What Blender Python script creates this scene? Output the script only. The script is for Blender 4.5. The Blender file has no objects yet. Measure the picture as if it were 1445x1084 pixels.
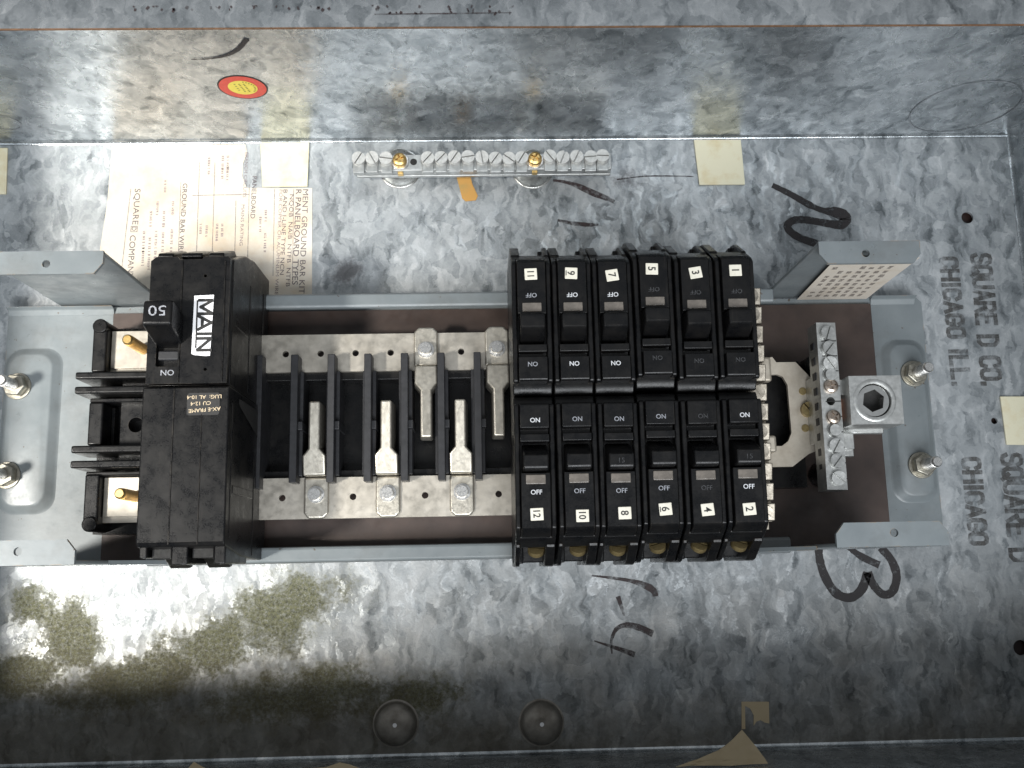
import bpy, bmesh, math, random
from mathutils import Vector, Matrix, Euler
random.seed(7)
R = math.radians
S = 0.001                                   # everything below is written in millimetres
scene = bpy.context.scene
COL = scene.collection

# ------------------------------------------------------------------ camera
cam_d = bpy.data.cameras.new("Camera")
cam = bpy.data.objects.new("Camera", cam_d); COL.objects.link(cam)
cam_d.sensor_width = 36.0
cam_d.lens = 1400.0 / 1445.0 * 36.0
cam_d.clip_start = 0.01; cam_d.clip_end = 20
rx = Vector((0.99942873, -0.02060493, 0.02678901))
ux = Vector((0.0154735, 0.98366926, 0.17931917))
fx = Vector((0.03004639, 0.17880222, -0.98342614))
cm = Matrix((rx, ux, -fx)).transposed().to_4x4()
cm.translation = Vector((-15.955, -94.944, 557.2)) * S
cam.matrix_world = cm
scene.camera = cam
scene.render.resolution_x = 1024; scene.render.resolution_y = 768

# ------------------------------------------------------------------ light
world = bpy.data.worlds.new("World"); scene.world = world; world.use_nodes = True
wb = world.node_tree.nodes["Background"]
wb.inputs[0].default_value = (0.90, 0.95, 1.0, 1); wb.inputs[1].default_value = 0.40

def aim(o, target):
    d = Vector(target) * S - o.location
    o.rotation_euler = d.to_track_quat('-Z', 'Y').to_euler()

# beam of daylight from the left (upper left of the box, slightly from below in the picture)
sp = bpy.data.lights.new("window_beam", 'SPOT')
sp.energy = 450; sp.spot_size = R(14.5); sp.spot_blend = 0.7; sp.shadow_soft_size = 0.16
sp.color = (1.0, 0.965, 0.90)
spo = bpy.data.objects.new("window_beam", sp); COL.objects.link(spo)
spo.location = (Vector((-260, -10, 0)) + Vector((-0.56, -0.27, 1.0)).normalized() * 2200) * S
aim(spo, (-305, 5, 0))
spo.scale = (1, 1, 1)

# soft room light from the near side
ar = bpy.data.lights.new("room_window", 'AREA')
ar.shape = 'RECTANGLE'; ar.size = 0.9; ar.size_y = 0.5; ar.energy = 17.0
ar.color = (0.93, 0.965, 1.0)
aro = bpy.data.objects.new("room_window", ar); COL.objects.link(aro)
aro.location = Vector((120, -680, 1050)) * S
aim(aro, (60, 40, 0))

scene.view_settings.view_transform = 'Standard'
scene.view_settings.look = 'None'
scene.view_settings.exposure = 0.0
scene.view_settings.gamma = 1.0
scene.view_settings.use_curve_mapping = False

# ------------------------------------------------------------------ materials
class NT:
    def __init__(s, name):
        s.m = bpy.data.materials.new(name); s.m.use_nodes = True
        s.t = s.m.node_tree; s.b = s.t.nodes["Principled BSDF"]
    def n(s, typ, **kw):
        nd = s.t.nodes.new(typ)
        for k, v in kw.items():
            if k.startswith('i_'):
                k = k[2:]; k = int(k) if k.isdigit() else k.replace('_', ' ')
                nd.inputs[k].default_value = v
            else: setattr(nd, k, v)
        return nd
    def l(s, a, b): s.t.links.new(a, b)
    def math(s, op, a, b=None, c=None, clamp=False):
        nd = s.t.nodes.new('ShaderNodeMath'); nd.operation = op; nd.use_clamp = clamp
        for i, v in enumerate((a, b, c)):
            if v is None: continue
            if isinstance(v, (int, float)): nd.inputs[i].default_value = v
            else: s.l(v, nd.inputs[i])
        return nd.outputs[0]
    def vmath(s, op, a, b=None, scale=None):
        nd = s.t.nodes.new('ShaderNodeVectorMath'); nd.operation = op
        for i, v in enumerate((a, b)):
            if v is None: continue
            if isinstance(v, (tuple, list)): nd.inputs[i].default_value = v
            else: s.l(v, nd.inputs[i])
        if scale is not None: nd.inputs['Scale'].default_value = scale
        return nd.outputs[1] if op in ('LENGTH', 'DISTANCE', 'DOT_PRODUCT') else nd.outputs[0]
    def mm(s):
        tc = s.n('ShaderNodeTexCoord'); return s.vmath('SCALE', tc.outputs['Object'], scale=1000.0)
    def noise(s, vec, scale, detail=4, rough=0.55, out='Fac', dist=0.0):
        nd = s.n('ShaderNodeTexNoise'); nd.inputs['Scale'].default_value = scale
        nd.inputs['Detail'].default_value = detail; nd.inputs['Roughness'].default_value = rough
        nd.inputs['Distortion'].default_value = dist
        s.l(vec, nd.inputs['Vector']); return nd.outputs[out]
    def ramp(s, fac, stops, interp='LINEAR'):
        nd = s.n('ShaderNodeValToRGB'); cr = nd.color_ramp; cr.interpolation = interp
        while len(cr.elements) < len(stops): cr.elements.new(0.5)
        for e, (p, c) in zip(cr.elements, stops):
            e.position = p; e.color = (c, c, c, 1) if isinstance(c, (int, float)) else (*c, 1)
        s.l(fac, nd.inputs[0]); return nd.outputs[0]
    def mix(s, fac, a, b, blend='MIX'):
        nd = s.n('ShaderNodeMix', data_type='RGBA', blend_type=blend)
        for sock, v in ((nd.inputs[0], fac), (nd.inputs[6], a), (nd.inputs[7], b)):
            if isinstance(v, (int, float)): sock.default_value = v
            elif isinstance(v, tuple): sock.default_value = (*v, 1) if len(v) == 3 else v
            else: s.l(v, sock)
        return nd.outputs[2]
    def set(s, **kw):
        for k, v in kw.items():
            sock = s.b.inputs[k.replace('_', ' ')]
            if isinstance(v, (int, float)): sock.default_value = v
            elif isinstance(v, tuple): sock.default_value = (*v, 1)
            else: s.l(v, sock)
        return s
    def edges(s, radius=0.5):
        """1 on the worn edges of a solid, 0 on its flats"""
        bv = s.n('ShaderNodeBevel', samples=4); bv.inputs['Radius'].default_value = radius * 0.001
        g = s.n('ShaderNodeNewGeometry')
        d = s.vmath('DOT_PRODUCT', bv.outputs[0], g.outputs['Normal'])
        return s.ramp(d, [(0.80, 1.0), (0.985, 0.0)])
    def bump(s, h, strength=0.3, dist=0.0005):
        nd = s.n('ShaderNodeBump'); nd.inputs['Strength'].default_value = strength
        nd.inputs['Distance'].default_value = dist
        s.l(h, nd.inputs['Height']); s.l(nd.outputs[0], s.b.inputs['Normal']); return nd

def galvanised(name, stains=False, base=1.0, metal=0.35, rr=(0.32, 0.52), tilt=0.12, con=1.0):
    t = NT(name); v = t.mm()
    # warped coordinates -> feathery spangles
    w1 = t.vmath('SCALE', t.vmath('SUBTRACT', t.noise(v, 0.07, 2, 0.5, 'Color'), (0.5, 0.5, 0.5)), scale=16.0)
    w2 = t.vmath('SCALE', t.vmath('SUBTRACT', t.noise(v, 0.55, 3, 0.6, 'Color'), (0.5, 0.5, 0.5)), scale=3.0)
    vw = t.vmath('ADD', t.vmath('ADD', v, w1), w2)
    def vor(scale, vec):
        nd = t.n('ShaderNodeTexVoronoi'); nd.inputs['Scale'].default_value = scale
        t.l(vec, nd.inputs['Vector']); return nd
    a = vor(0.085, vw)
    sepa = t.n('ShaderNodeSeparateColor'); t.l(a.outputs['Color'], sepa.inputs[0])
    cloud = t.noise(v, 0.016, 5, 0.6)
    fine = t.noise(v, 0.8, 5, 0.7)
    mid = t.noise(vw, 0.11, 4, 0.6)
    val = t.math('MULTIPLY_ADD', sepa.outputs[0], 0.24, 0.05)
    val = t.math('ADD', val, t.math('MULTIPLY', fine, 0.24))
    val = t.math('ADD', val, t.math('MULTIPLY_ADD', mid, 0.26, 0.02))
    val = t.math('ADD', val, t.math('MULTIPLY_ADD', cloud, 0.20, 0.055))
    for k, (ang, sc, st_) in enumerate(((28, 0.165, 0.36), (-47, 0.145, 0.30), (82, 0.21, 0.40), (15, 0.34, 0.34), (-70, 0.42, 0.30))):
        mp = t.n('ShaderNodeMapping'); mp.inputs['Rotation'].default_value = (0, 0, R(ang)); mp.inputs['Location'].default_value = (37 * k, 11 * k, 5 * k)
        mp.inputs['Scale'].default_value = (1, st_, 0.7); t.l(vw, mp.inputs['Vector'])
        b = vor(sc, mp.outputs[0])
        sepb = t.n('ShaderNodeSeparateColor'); t.l(b.outputs['Color'], sepb.inputs[0])
        soft = t.ramp(b.outputs['Distance'], [(0.35, 1.0), (0.66, 0.25)])
        dk = t.math('MULTIPLY', t.ramp(sepb.outputs[k % 3], [(0.17, 1.0), (0.20, 0.0)]), soft)
        lt = t.math('MULTIPLY', t.ramp(sepb.outputs[k % 3], [(0.82, 0.0), (0.85, 1.0)]), soft)
        val = t.math('SUBTRACT', val, t.math('MULTIPLY', dk, 0.20 * con))
        val = t.math('ADD', val, t.math('MULTIPLY', lt, 0.13 * con))
    col = t.ramp(val, [(0.18, (0.105*base, 0.118*base, 0.126*base)), (0.38, (0.23*base, 0.25*base, 0.262*base)),
                       (0.58, (0.36*base, 0.382*base, 0.395*base)), (0.78, (0.50*base, 0.52*base, 0.53*base)), (0.95, (0.66*base, 0.67*base, 0.67*base))])
    # dark scratches / specks
    speck = t.ramp(t.noise(v, 0.55, 2, 0.5), [(0.70, 0.0), (0.76, 1.0)])
    col = t.mix(t.math('MULTIPLY', speck, 0.18), col, (0.06, 0.06, 0.06))
    rough = t.ramp(sepb.outputs[0], [(0, rr[0]), (1, rr[1])])
    metal0 = metal
    if stains:
        sep = t.n('ShaderNodeSeparateXYZ'); t.l(v, sep.inputs[0]); X, Y = sep.outputs[0], sep.outputs[1]
        wob = t.math('MULTIPLY', t.math('ADD', t.math('SUBTRACT', t.noise(v, 0.045, 6, 0.7), 0.5), t.math('MULTIPLY', t.math('SUBTRACT', t.noise(v, 0.5, 4, 0.7), 0.5), 0.35)), 2.9)
        def blobs(lst):
            out = None
            for cx, cy, rx_, ry_, ang in lst:
                mp = t.n('ShaderNodeMapping', vector_type='TEXTURE')
                mp.inputs['Location'].default_value = (cx, cy, 0); mp.inputs['Rotation'].default_value = (0, 0, R(ang))
                mp.inputs['Scale'].default_value = (rx_, ry_, 1e5); t.l(v, mp.inputs['Vector'])
                d = t.math('SUBTRACT', 1.0, t.vmath('LENGTH', mp.outputs[0]))
                out = d if out is None else t.math('MAXIMUM', out, d)
            return t.math('ADD', out, wob)
        olive = blobs([(-126, -118, 36, 18, 20), (-160, -133, 34, 15, 26), (-200, -150, 44, 14, 14), (-260, -113, 15, 12, 0), (-243, -127, 24, 15, -35), (-262, -150, 26, 14, 0), (-118, -163, 52, 13, 4), (-52, -166, 26, 11, 8)])
        om = t.ramp(olive, [(0.0, 0.0), (0.10, 0.45), (0.40, 1.0)])
        ocol = t.mix(t.ramp(t.noise(v, 0.42, 7, 0.85), [(0.36, 0.0), (0.64, 1.0)]), (0.030, 0.031, 0.016), (0.205, 0.205, 0.110))
        halo = t.math('MULTIPLY', t.ramp(olive, [(-0.0, 0.0), (0.0, 0.0)]) if False else t.ramp(t.math('ADD', olive, 0.42), [(0.0, 0.0), (0.5, 1.0)]), t.ramp(t.noise(v, 0.4, 4, 0.7), [(0.35, 0.12), (0.65, 0.5)]))
        col = t.mix(halo, col, (0.22, 0.215, 0.15))
        om2 = t.math('MULTIPLY', om, t.ramp(t.noise(v, 0.6, 6, 0.8), [(0.34, 0.25), (0.52, 1.0)]))
        col = t.mix(t.math('MULTIPLY', om2, 0.96), col, ocol)
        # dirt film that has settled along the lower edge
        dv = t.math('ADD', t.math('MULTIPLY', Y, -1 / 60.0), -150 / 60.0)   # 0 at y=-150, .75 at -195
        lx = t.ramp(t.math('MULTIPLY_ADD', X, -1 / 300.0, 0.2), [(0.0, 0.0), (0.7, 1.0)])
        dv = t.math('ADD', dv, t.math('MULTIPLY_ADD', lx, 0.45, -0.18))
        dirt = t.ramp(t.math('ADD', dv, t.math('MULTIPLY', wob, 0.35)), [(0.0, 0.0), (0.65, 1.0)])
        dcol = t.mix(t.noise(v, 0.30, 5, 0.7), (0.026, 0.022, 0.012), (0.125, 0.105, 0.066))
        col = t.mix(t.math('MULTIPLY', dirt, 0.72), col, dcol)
        # base colour multiplied browner and darker towards the lower edge
        browning = t.math('MULTIPLY', t.ramp(t.math('MULTIPLY_ADD', Y, -1 / 110.0, -0.75), [(0.0, 0.0), (0.6, 1.0)]), t.ramp(t.noise(v, 0.03, 5, 0.6), [(0.35, 0.15), (0.6, 0.6)]))
        col = t.mix(browning, col, t.mix(1.0, col, (0.46, 0.41, 0.35), 'MULTIPLY'))
        # dark blotches by the main breaker and the ground bar
        sm = t.ramp(blobs([(-92, 74, 13, 9, 20), (70, 128, 12, 9, 0)]), [(0.15, 0.0), (0.9, 1.0)])
        col = t.mix(t.math('MULTIPLY', sm, 0.7), col, (0.035, 0.028, 0.030))
        st_all = t.math('MAXIMUM', om2, dirt, clamp=True)
        metal = t.math('MULTIPLY', t.math('SUBTRACT', 1.0, st_all), metal0)
        rough = t.mix(st_all, rough, (0.9, 0.9, 0.9))
    t.set(Base_Color=col, Roughness=rough, Metallic=metal)
    # each spangle is tilted a little: perturb the normal per cell
    g = t.n('ShaderNodeNewGeometry')
    j = t.vmath('SCALE', t.vmath('SUBTRACT', b.outputs['Color'], (0.5, 0.5, 0.5)), scale=tilt)
    j2 = t.vmath('SCALE', t.vmath('SUBTRACT', a.outputs['Color'], (0.5, 0.5, 0.5)), scale=tilt * 0.7)
    nn = t.vmath('NORMALIZE', t.vmath('ADD', g.outputs['Normal'], t.vmath('ADD', j, j2)))
    bp = t.n('ShaderNodeBump'); bp.inputs['Strength'].default_value = 0.25; bp.inputs['Distance'].default_value = 0.0004
    t.l(fine, bp.inputs['Height']); t.l(nn, bp.inputs['Normal']); t.l(bp.outputs[0], t.b.inputs['Normal'])
    return t.m

def simple(name, c0, c1, rough=(0.4, 0.6), metal=0.0, scale=0.3, bump=0.0, spec=0.5, detail=5, coat=0.0):
    t = NT(name); v = t.mm(); n = t.noise(v, scale, detail, 0.62)
    col = t.ramp(n, [(0.3, c0), (0.7, c1)])
    r = t.ramp(t.noise(v, scale * 2.3, 4, 0.6), [(0.3, rough[0]), (0.7, rough[1])])
    t.set(Base_Color=col, Roughness=r, Metallic=metal, Specular_IOR_Level=spec, Coat_Weight=coat)
    if bump: t.bump(t.noise(v, scale * 6, 4, 0.7), bump, 0.0004)
    return t.m

def black_plastic(name, dust=0.25):
    t = NT(name); v = t.mm()
    oi = t.n('ShaderNodeObjectInfo'); v = t.vmath('ADD', v, t.vmath('SCALE', t.n('ShaderNodeCombineXYZ').outputs[0], scale=1.0))
    off = t.n('ShaderNodeCombineXYZ'); t.l(t.math('MULTIPLY', oi.outputs['Random'], 300.0), off.inputs[0]); v = t.vmath('ADD', v, off.outputs[0])
    n = t.noise(v, 0.10, 6, 0.7); f = t.noise(v, 1.4, 3, 0.7)
    d = t.math('MULTIPLY', t.ramp(n, [(0.40, 0.0), (0.95, 1.0)]), dust)
    sp_ = t.math('MULTIPLY', t.ramp(t.noise(v, 0.9, 3, 0.6), [(0.72, 0.0), (0.80, 1.0)]), dust * 1.2)
    edge = t.math('MULTIPLY', t.math('MULTIPLY', t.edges(0.45), t.ramp(t.noise(v, 0.2, 5, 0.7), [(0.42, 0.0), (0.66, 1.0)])), 0.7)
    st = t.n('ShaderNodeMapping'); st.inputs['Scale'].default_value = (1.6, 0.05, 0.3); t.l(v, st.inputs[0])
    scr = t.math('MULTIPLY', t.ramp(t.noise(st.outputs[0], 0.9, 3, 0.6), [(0.66, 0.0), (0.72, 1.0)]), dust * 0.8)
    m_ = t.math('ADD', t.math('ADD', d, sp_), t.math('ADD', edge, scr), clamp=True)
    col = t.mix(m_, (0.0035, 0.0037, 0.0043), (0.088, 0.072, 0.054))
    r = t.ramp(t.math('ADD', t.math('MULTIPLY', n, 0.6), t.math('MULTIPLY', f, 0.4)), [(0.35, 0.20), (0.65, 0.46)])
    t.set(Base_Color=col, Roughness=r, Specular_IOR_Level=0.30)
    t.bump(f, 0.12, 0.0003)
    return t.m

def worn_print(name, col, cover=(0.35, 0.55), scale=0.6):
    t = NT(name); v = t.mm()
    n = t.noise(v, scale, 5, 0.7)
    a = t.ramp(n, [(cover[0], 0.0), (cover[1], 1.0)])
    t.set(Base_Color=col, Roughness=0.6, Alpha=a)
    return t.m

def paper_mat(name, c, stain, scale=0.06, amount=0.6):
    t = NT(name); v = t.mm()
    s1 = t.ramp(t.noise(v, scale, 6, 0.65), [(0.48, 0.0), (0.75, 1.0)])
    c2 = t.mix(t.math('MULTIPLY', s1, amount), c, stain)
    c2 = t.mix(t.math('MULTIPLY', t.noise(v, 1.5, 3, 0.6), 0.12), c2, (0.3, 0.25, 0.18))
    t.set(Base_Color=c2, Roughness=0.75, Specular_IOR_Level=0.3)
    t.bump(t.noise(v, 0.08, 4, 0.6), 0.25, 0.001)
    return t.m

M = {}
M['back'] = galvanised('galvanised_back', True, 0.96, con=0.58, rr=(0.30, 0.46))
M['galv'] = galvanised('galvanised_wall', False, 1.15, 0.80, (0.18, 0.30), 0.04, 0.5)
M['bossmetal'] = simple('dirty_boss', (0.13, 0.115, 0.095), (0.27, 0.25, 0.22), (0.32, 0.5), 0.6, 0.12, 0.1)
M['rust'] = simple('rusty_edge', (0.13, 0.065, 0.03), (0.24, 0.13, 0.07), (0.7, 0.9), 0.2, 0.4)
M['pan'] = simple('grey_blue_paint', (0.165, 0.190, 0.203), (0.195, 0.220, 0.232), (0.28, 0.40), 0.0, 0.08, 0.03)
def paint(name):
    t = NT(name); v = t.mm()
    n = t.noise(v, 0.05, 5, 0.6)
    col = t.ramp(n, [(0.3, (0.152, 0.172, 0.180)), (0.7, (0.190, 0.211, 0.218))])
    grime = t.ramp(t.noise(v, 0.028, 6, 0.7), [(0.50, 0.0), (0.75, 0.55)])
    col = t.mix(grime, col, (0.105, 0.105, 0.098))
    chip = t.math('MULTIPLY', t.edges(0.7), t.ramp(t.noise(v, 0.10, 5, 0.7), [(0.54, 0.0), (0.60, 1.0)]))
    col = t.mix(chip, col, (0.26, 0.17, 0.09))
    sp_ = t.ramp(t.noise(v, 0.33, 2, 0.5), [(0.735, 0.0), (0.76, 1.0)])
    col = t.mix(sp_, col, (0.09, 0.075, 0.06))
    t.set(Base_Color=col, Roughness=t.ramp(t.noise(v, 0.12, 5, 0.65), [(0.3, 0.26), (0.7, 0.48)]))
    t.bump(t.noise(v, 0.35, 3, 0.5), 0.06, 0.0006)
    return t.m
M['pan'] = paint('worn_grey_paint')
M['satin'] = simple('satin_boss', (0.42, 0.42, 0.40), (0.58, 0.58, 0.56), (0.22, 0.36), 0.85, 0.15, 0.04)
M['sheet'] = simple('brown_fibre', (0.036, 0.024, 0.020), (0.066, 0.044, 0.036), (0.38, 0.6), 0.0, 0.06, 0.05)
M['black'] = black_plastic('black_bakelite', 0.10)
M['dusty'] = black_plastic('dusty_bakelite', 0.22)
M['barrier'] = simple('charcoal_plastic', (0.010, 0.0105, 0.012), (0.022, 0.022, 0.025), (0.42, 0.58), 0.0, 0.2, 0.05)
M['tin'] = simple('tinned_bar', (0.34, 0.315, 0.27), (0.52, 0.485, 0.425), (0.34, 0.55), 0.75, 0.12, 0.05)
M['stab'] = simple('tinned_stab', (0.44, 0.41, 0.35), (0.66, 0.62, 0.54), (0.28, 0.48), 0.85, 0.35, 0.15)
M['bolt'] = simple('bright_bolt', (0.55, 0.54, 0.52), (0.80, 0.79, 0.77), (0.22, 0.4), 0.95, 0.6)
M['chrome'] = simple('bright_steel', (0.60, 0.60, 0.58), (0.75, 0.75, 0.73), (0.12, 0.22), 1.0, 0.3)
M['zinc'] = simple('zinc_screw', (0.46, 0.46, 0.44), (0.62, 0.62, 0.60), (0.40, 0.6), 0.45, 0.5)
M['greybar'] = simple('grey_bar', (0.30, 0.305, 0.30), (0.50, 0.505, 0.49), (0.30, 0.45), 0.75, 0.25, 0.08)
M['clip'] = simple('tarnished_clip', (0.17, 0.15, 0.12), (0.42, 0.38, 0.32), (0.35, 0.5), 0.8, 0.3, 0.1)
M['copperhead'] = simple('coppery_screw', (0.34, 0.26, 0.20), (0.62, 0.55, 0.48), (0.25, 0.42), 0.95, 0.5)
M['alum'] = simple('cast_aluminium', (0.40, 0.405, 0.39), (0.58, 0.585, 0.57), (0.30, 0.5), 0.85, 0.3, 0.08)
M['brass'] = simple('brass_screw', (0.50, 0.33, 0.12), (0.72, 0.50, 0.20), (0.28, 0.45), 0.95, 0.5)
M['dullbrass'] = simple('dull_brass', (0.22, 0.17, 0.08), (0.40, 0.31, 0.15), (0.4, 0.55), 0.8, 0.5)
M['zincnut'] = simple('yellow_zinc_nut', (0.26, 0.245, 0.20), (0.50, 0.475, 0.41), (0.3, 0.5), 0.9, 0.5)
M['strap'] = simple('dull_strap', (0.42, 0.37, 0.30), (0.58, 0.53, 0.45), (0.45, 0.6), 0.7, 0.12, 0.06)
M['copper'] = simple('tarnished_copper', (0.20, 0.06, 0.02), (0.40, 0.15, 0.06), (0.4, 0.6), 0.7, 0.5)
M['dark'] = simple('dark_gap', (0.006, 0.006, 0.006), (0.012, 0.011, 0.010), (0.6, 0.8), 0, 0.3)
M['window'] = simple('smoky_window', (0.10, 0.088, 0.076), (0.20, 0.175, 0.15), (0.10, 0.22), 0, 0.25, coat=0.4)
M['tile'] = simple('cream_number_tile', (0.70, 0.66, 0.55), (0.80, 0.76, 0.65), (0.5, 0.65), 0, 0.5)
M['ink'] = simple('black_ink', (0.010, 0.010, 0.010), (0.025, 0.024, 0.023), (0.5, 0.7), 0, 0.8)
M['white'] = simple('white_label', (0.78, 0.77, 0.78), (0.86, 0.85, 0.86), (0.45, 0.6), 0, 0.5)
M['p3'] = worn_print('print_bright', (0.62, 0.63, 0.65), (0.22, 0.46), 1.0)
M['p2'] = worn_print('print_grey', (0.34, 0.35, 0.38), (0.30, 0.60), 1.0)
M['p1'] = worn_print('print_worn', (0.065, 0.066, 0.070), (0.36, 0.66), 1.0)
M['gold'] = simple('print_tan', (0.50, 0.40, 0.26), (0.60, 0.48, 0.33), (0.5, 0.6), 0, 1.0)
M['paper'] = paper_mat('aged_paper', (0.66, 0.61, 0.53), (0.55, 0.38, 0.21), 0.03, 0.7)
M['pink_ink'] = worn_print('faded_print', (0.34, 0.28, 0.28), (0.34, 0.60), 0.9)
M['paper_ink'] = worn_print('sheet_print', (0.17, 0.145, 0.15), (0.30, 0.56), 0.9)
M['pad'] = paper_mat('cream_adhesive_pad', (0.74, 0.70, 0.52), (0.58, 0.44, 0.20), 0.09, 0.6)
M['orange'] = paper_mat('orange_tag', (0.50, 0.27, 0.07), (0.28, 0.24, 0.10), 0.09, 0.8)
M['card'] = paper_mat('tan_card', (0.52, 0.42, 0.27), (0.38, 0.28, 0.16), 0.06, 0.6)
M['rating'] = paper_mat('rating_paper', (0.66, 0.60, 0.52), (0.5, 0.4, 0.28), 0.1, 0.5)
M['rating_ink'] = worn_print('rating_print', (0.22, 0.19, 0.17), (0.36, 0.62), 1.5)
M['red'] = simple('red_sticker', (0.52, 0.035, 0.022), (0.66, 0.06, 0.035), (0.35, 0.5), 0, 0.4)
M['yellow'] = simple('yellow_sticker', (0.70, 0.56, 0.06), (0.80, 0.66, 0.10), (0.4, 0.5), 0, 0.4)
M['marker'] = worn_print('marker_ink', (0.026, 0.022, 0.023), (0.22, 0.50), 0.2)
M['marker2'] = worn_print('marker_ink_worn', (0.040, 0.026, 0.027), (0.30, 0.58), 0.16)
M['stencil'] = worn_print('stencil_paint', (0.075, 0.073, 0.070), (0.34, 0.68), 0.13)
M['table'] = simple('dark_table', (0.010, 0.004, 0.003), (0.020, 0.007, 0.005), (0.4, 0.6), 0, 0.02, 0.05)
M['line'] = simple('knockout_line', (0.10, 0.11, 0.12), (0.55, 0.57, 0.60), (0.35, 0.5), 0.7, 0.02)

# ------------------------------------------------------------------ mesh helpers (mm)
def thing(name, label, cat, loc=(0, 0, 0), rotz=0, group=None):
    o = bpy.data.objects.new(name, None); COL.objects.link(o)
    o.location = Vector(loc) * S; o.rotation_euler = (0, 0, rotz); o.empty_display_size = 0.01
    o['label'] = label; o['category'] = cat
    if group: o['group'] = group
    return o
def tag(o, label, cat, group=None):
    o['label'] = label; o['category'] = cat
    if group: o['group'] = group
    return o
def root_loc(p):
    v = Vector((0, 0, 0))
    while p is not None: v = v + p.location; p = p.parent
    return v / S
def finish(me, mat, smooth=35):
    me.materials.clear()
    me.materials.append(M[mat] if isinstance(mat, str) else mat)
    for p in me.polygons: p.use_smooth = True
    me.set_sharp_from_angle(angle=R(smooth))
def link(name, me, parent=None, loc=(0, 0, 0), rot=None, bevel=0, seg=2):
    o = bpy.data.objects.new(name, me); COL.objects.link(o)
    o.parent = parent; o.location = Vector(loc) * S
    if rot is not None: o.rotation_euler = rot
    if bevel:
        b = o.modifiers.new('Bevel', 'BEVEL'); b.width = bevel * S; b.segments = seg
        b.limit_method = 'ANGLE'; b.angle_limit = R(40)
        wn = o.modifiers.new('Normals', 'WEIGHTED_NORMAL'); wn.keep_sharp = True
    return o
class B:
    """collects shapes in mm"""
    def __init__(s): s.v = []; s.f = []
    def add(s, v, f):
        k = len(s.v); s.v += [tuple(p) for p in v]; s.f += [tuple(i + k for i in q) for q in f]; return s
    def box(s, x0, x1, y0, y1, z0, z1):
        v = [(x, y, z) for z in (z0, z1) for y in (y0, y1) for x in (x0, x1)]
        return s.add(v, [(0, 2, 3, 1), (4, 5, 7, 6), (0, 1, 5, 4), (2, 6, 7, 3), (0, 4, 6, 2), (1, 3, 7, 5)])
    def prismx(s, prof, x0, x1):
        n = len(prof); a = sum(prof[i][0] * prof[(i + 1) % n][1] - prof[(i + 1) % n][0] * prof[i][1] for i in range(n))
        if a < 0: prof = prof[::-1]
        v = [(x0, y, z) for y, z in prof] + [(x1, y, z) for y, z in prof]
        f = [tuple(range(n))[::-1], tuple(range(n, 2 * n))] + [(i, (i + 1) % n, (i + 1) % n + n, i + n) for i in range(n)]
        return s.add(v, f)
    def prismz(s, poly, z0, z1):
        n = len(poly); a = sum(poly[i][0] * poly[(i + 1) % n][1] - poly[(i + 1) % n][0] * poly[i][1] for i in range(n))
        if a < 0: poly = poly[::-1]
        v = [(x, y, z0) for x, y in poly] + [(x, y, z1) for x, y in poly]
        f = [tuple(range(n))[::-1], tuple(range(n, 2 * n))] + [(i, (i + 1) % n, (i + 1) % n + n, i + n) for i in range(n)]
        return s.add(v, f)
    def cyl(s, x, y, z0, z1, r, n=20, r1=None):
        r1 = r if r1 is None else r1
        v = [(x + r * math.cos(2 * math.pi * i / n), y + r * math.sin(2 * math.pi * i / n), z0) for i in range(n)]
        v += [(x + r1 * math.cos(2 * math.pi * i / n), y + r1 * math.sin(2 * math.pi * i / n), z1) for i in range(n)]
        f = [tuple(range(n))[::-1], tuple(range(n, 2 * n))] + [(i, (i + 1) % n, (i + 1) % n + n, i + n) for i in range(n)]
        return s.add(v, f)
    def lathe(s, x, y, prof, n=32):
        """prof: (r, z) from outside to centre, open sheet"""
        k = len(prof); v = []; f = []
        for r, z in prof:
            v += [(x + r * math.cos(2 * math.pi * i / n), y + r * math.sin(2 * math.pi * i / n), z) for i in range(n)]
        for j in range(k - 1):
            f += [(j * n + i, j * n + (i + 1) % n, (j + 1) * n + (i + 1) % n, (j + 1) * n + i) for i in range(n)]
        return s.add(v, f)
    def mesh(s, name, mat, origin=(0, 0, 0), smooth=35):
        me = bpy.data.meshes.new(name)
        o = Vector(origin)
        me.from_pydata([((x - o[0]) * S, (y - o[1]) * S, (z - o[2]) * S) for x, y, z in s.v], [], s.f)
        me.update(); finish(me, mat, smooth); return me
    def part(s, name, mat, parent=None, bevel=0, smooth=35, seg=2):
        """vertices are world mm; put under parent (unrotated) or top level"""
        o = root_loc(parent) if parent else Vector((0, 0, 0))
        return link(name, s.mesh(name, mat, o, smooth), parent, bevel=bevel, seg=seg)
def circle(x, y, r, n=20): return [(x + r * math.cos(2 * math.pi * i / n), y + r * math.sin(2 * math.pi * i / n)) for i in range(n)]
def rrect(x0, x1, y0, y1, r, n=5):
    out = []
    for cx, cy, a in ((x1 - r, y1 - r, 0), (x0 + r, y1 - r, 90), (x0 + r, y0 + r, 180), (x1 - r, y0 + r, 270)):
        for i in range(n + 1):
            t = R(a + 90 * i / n); out.append((cx + r * math.cos(t), cy + r * math.sin(t)))
    return out
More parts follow.
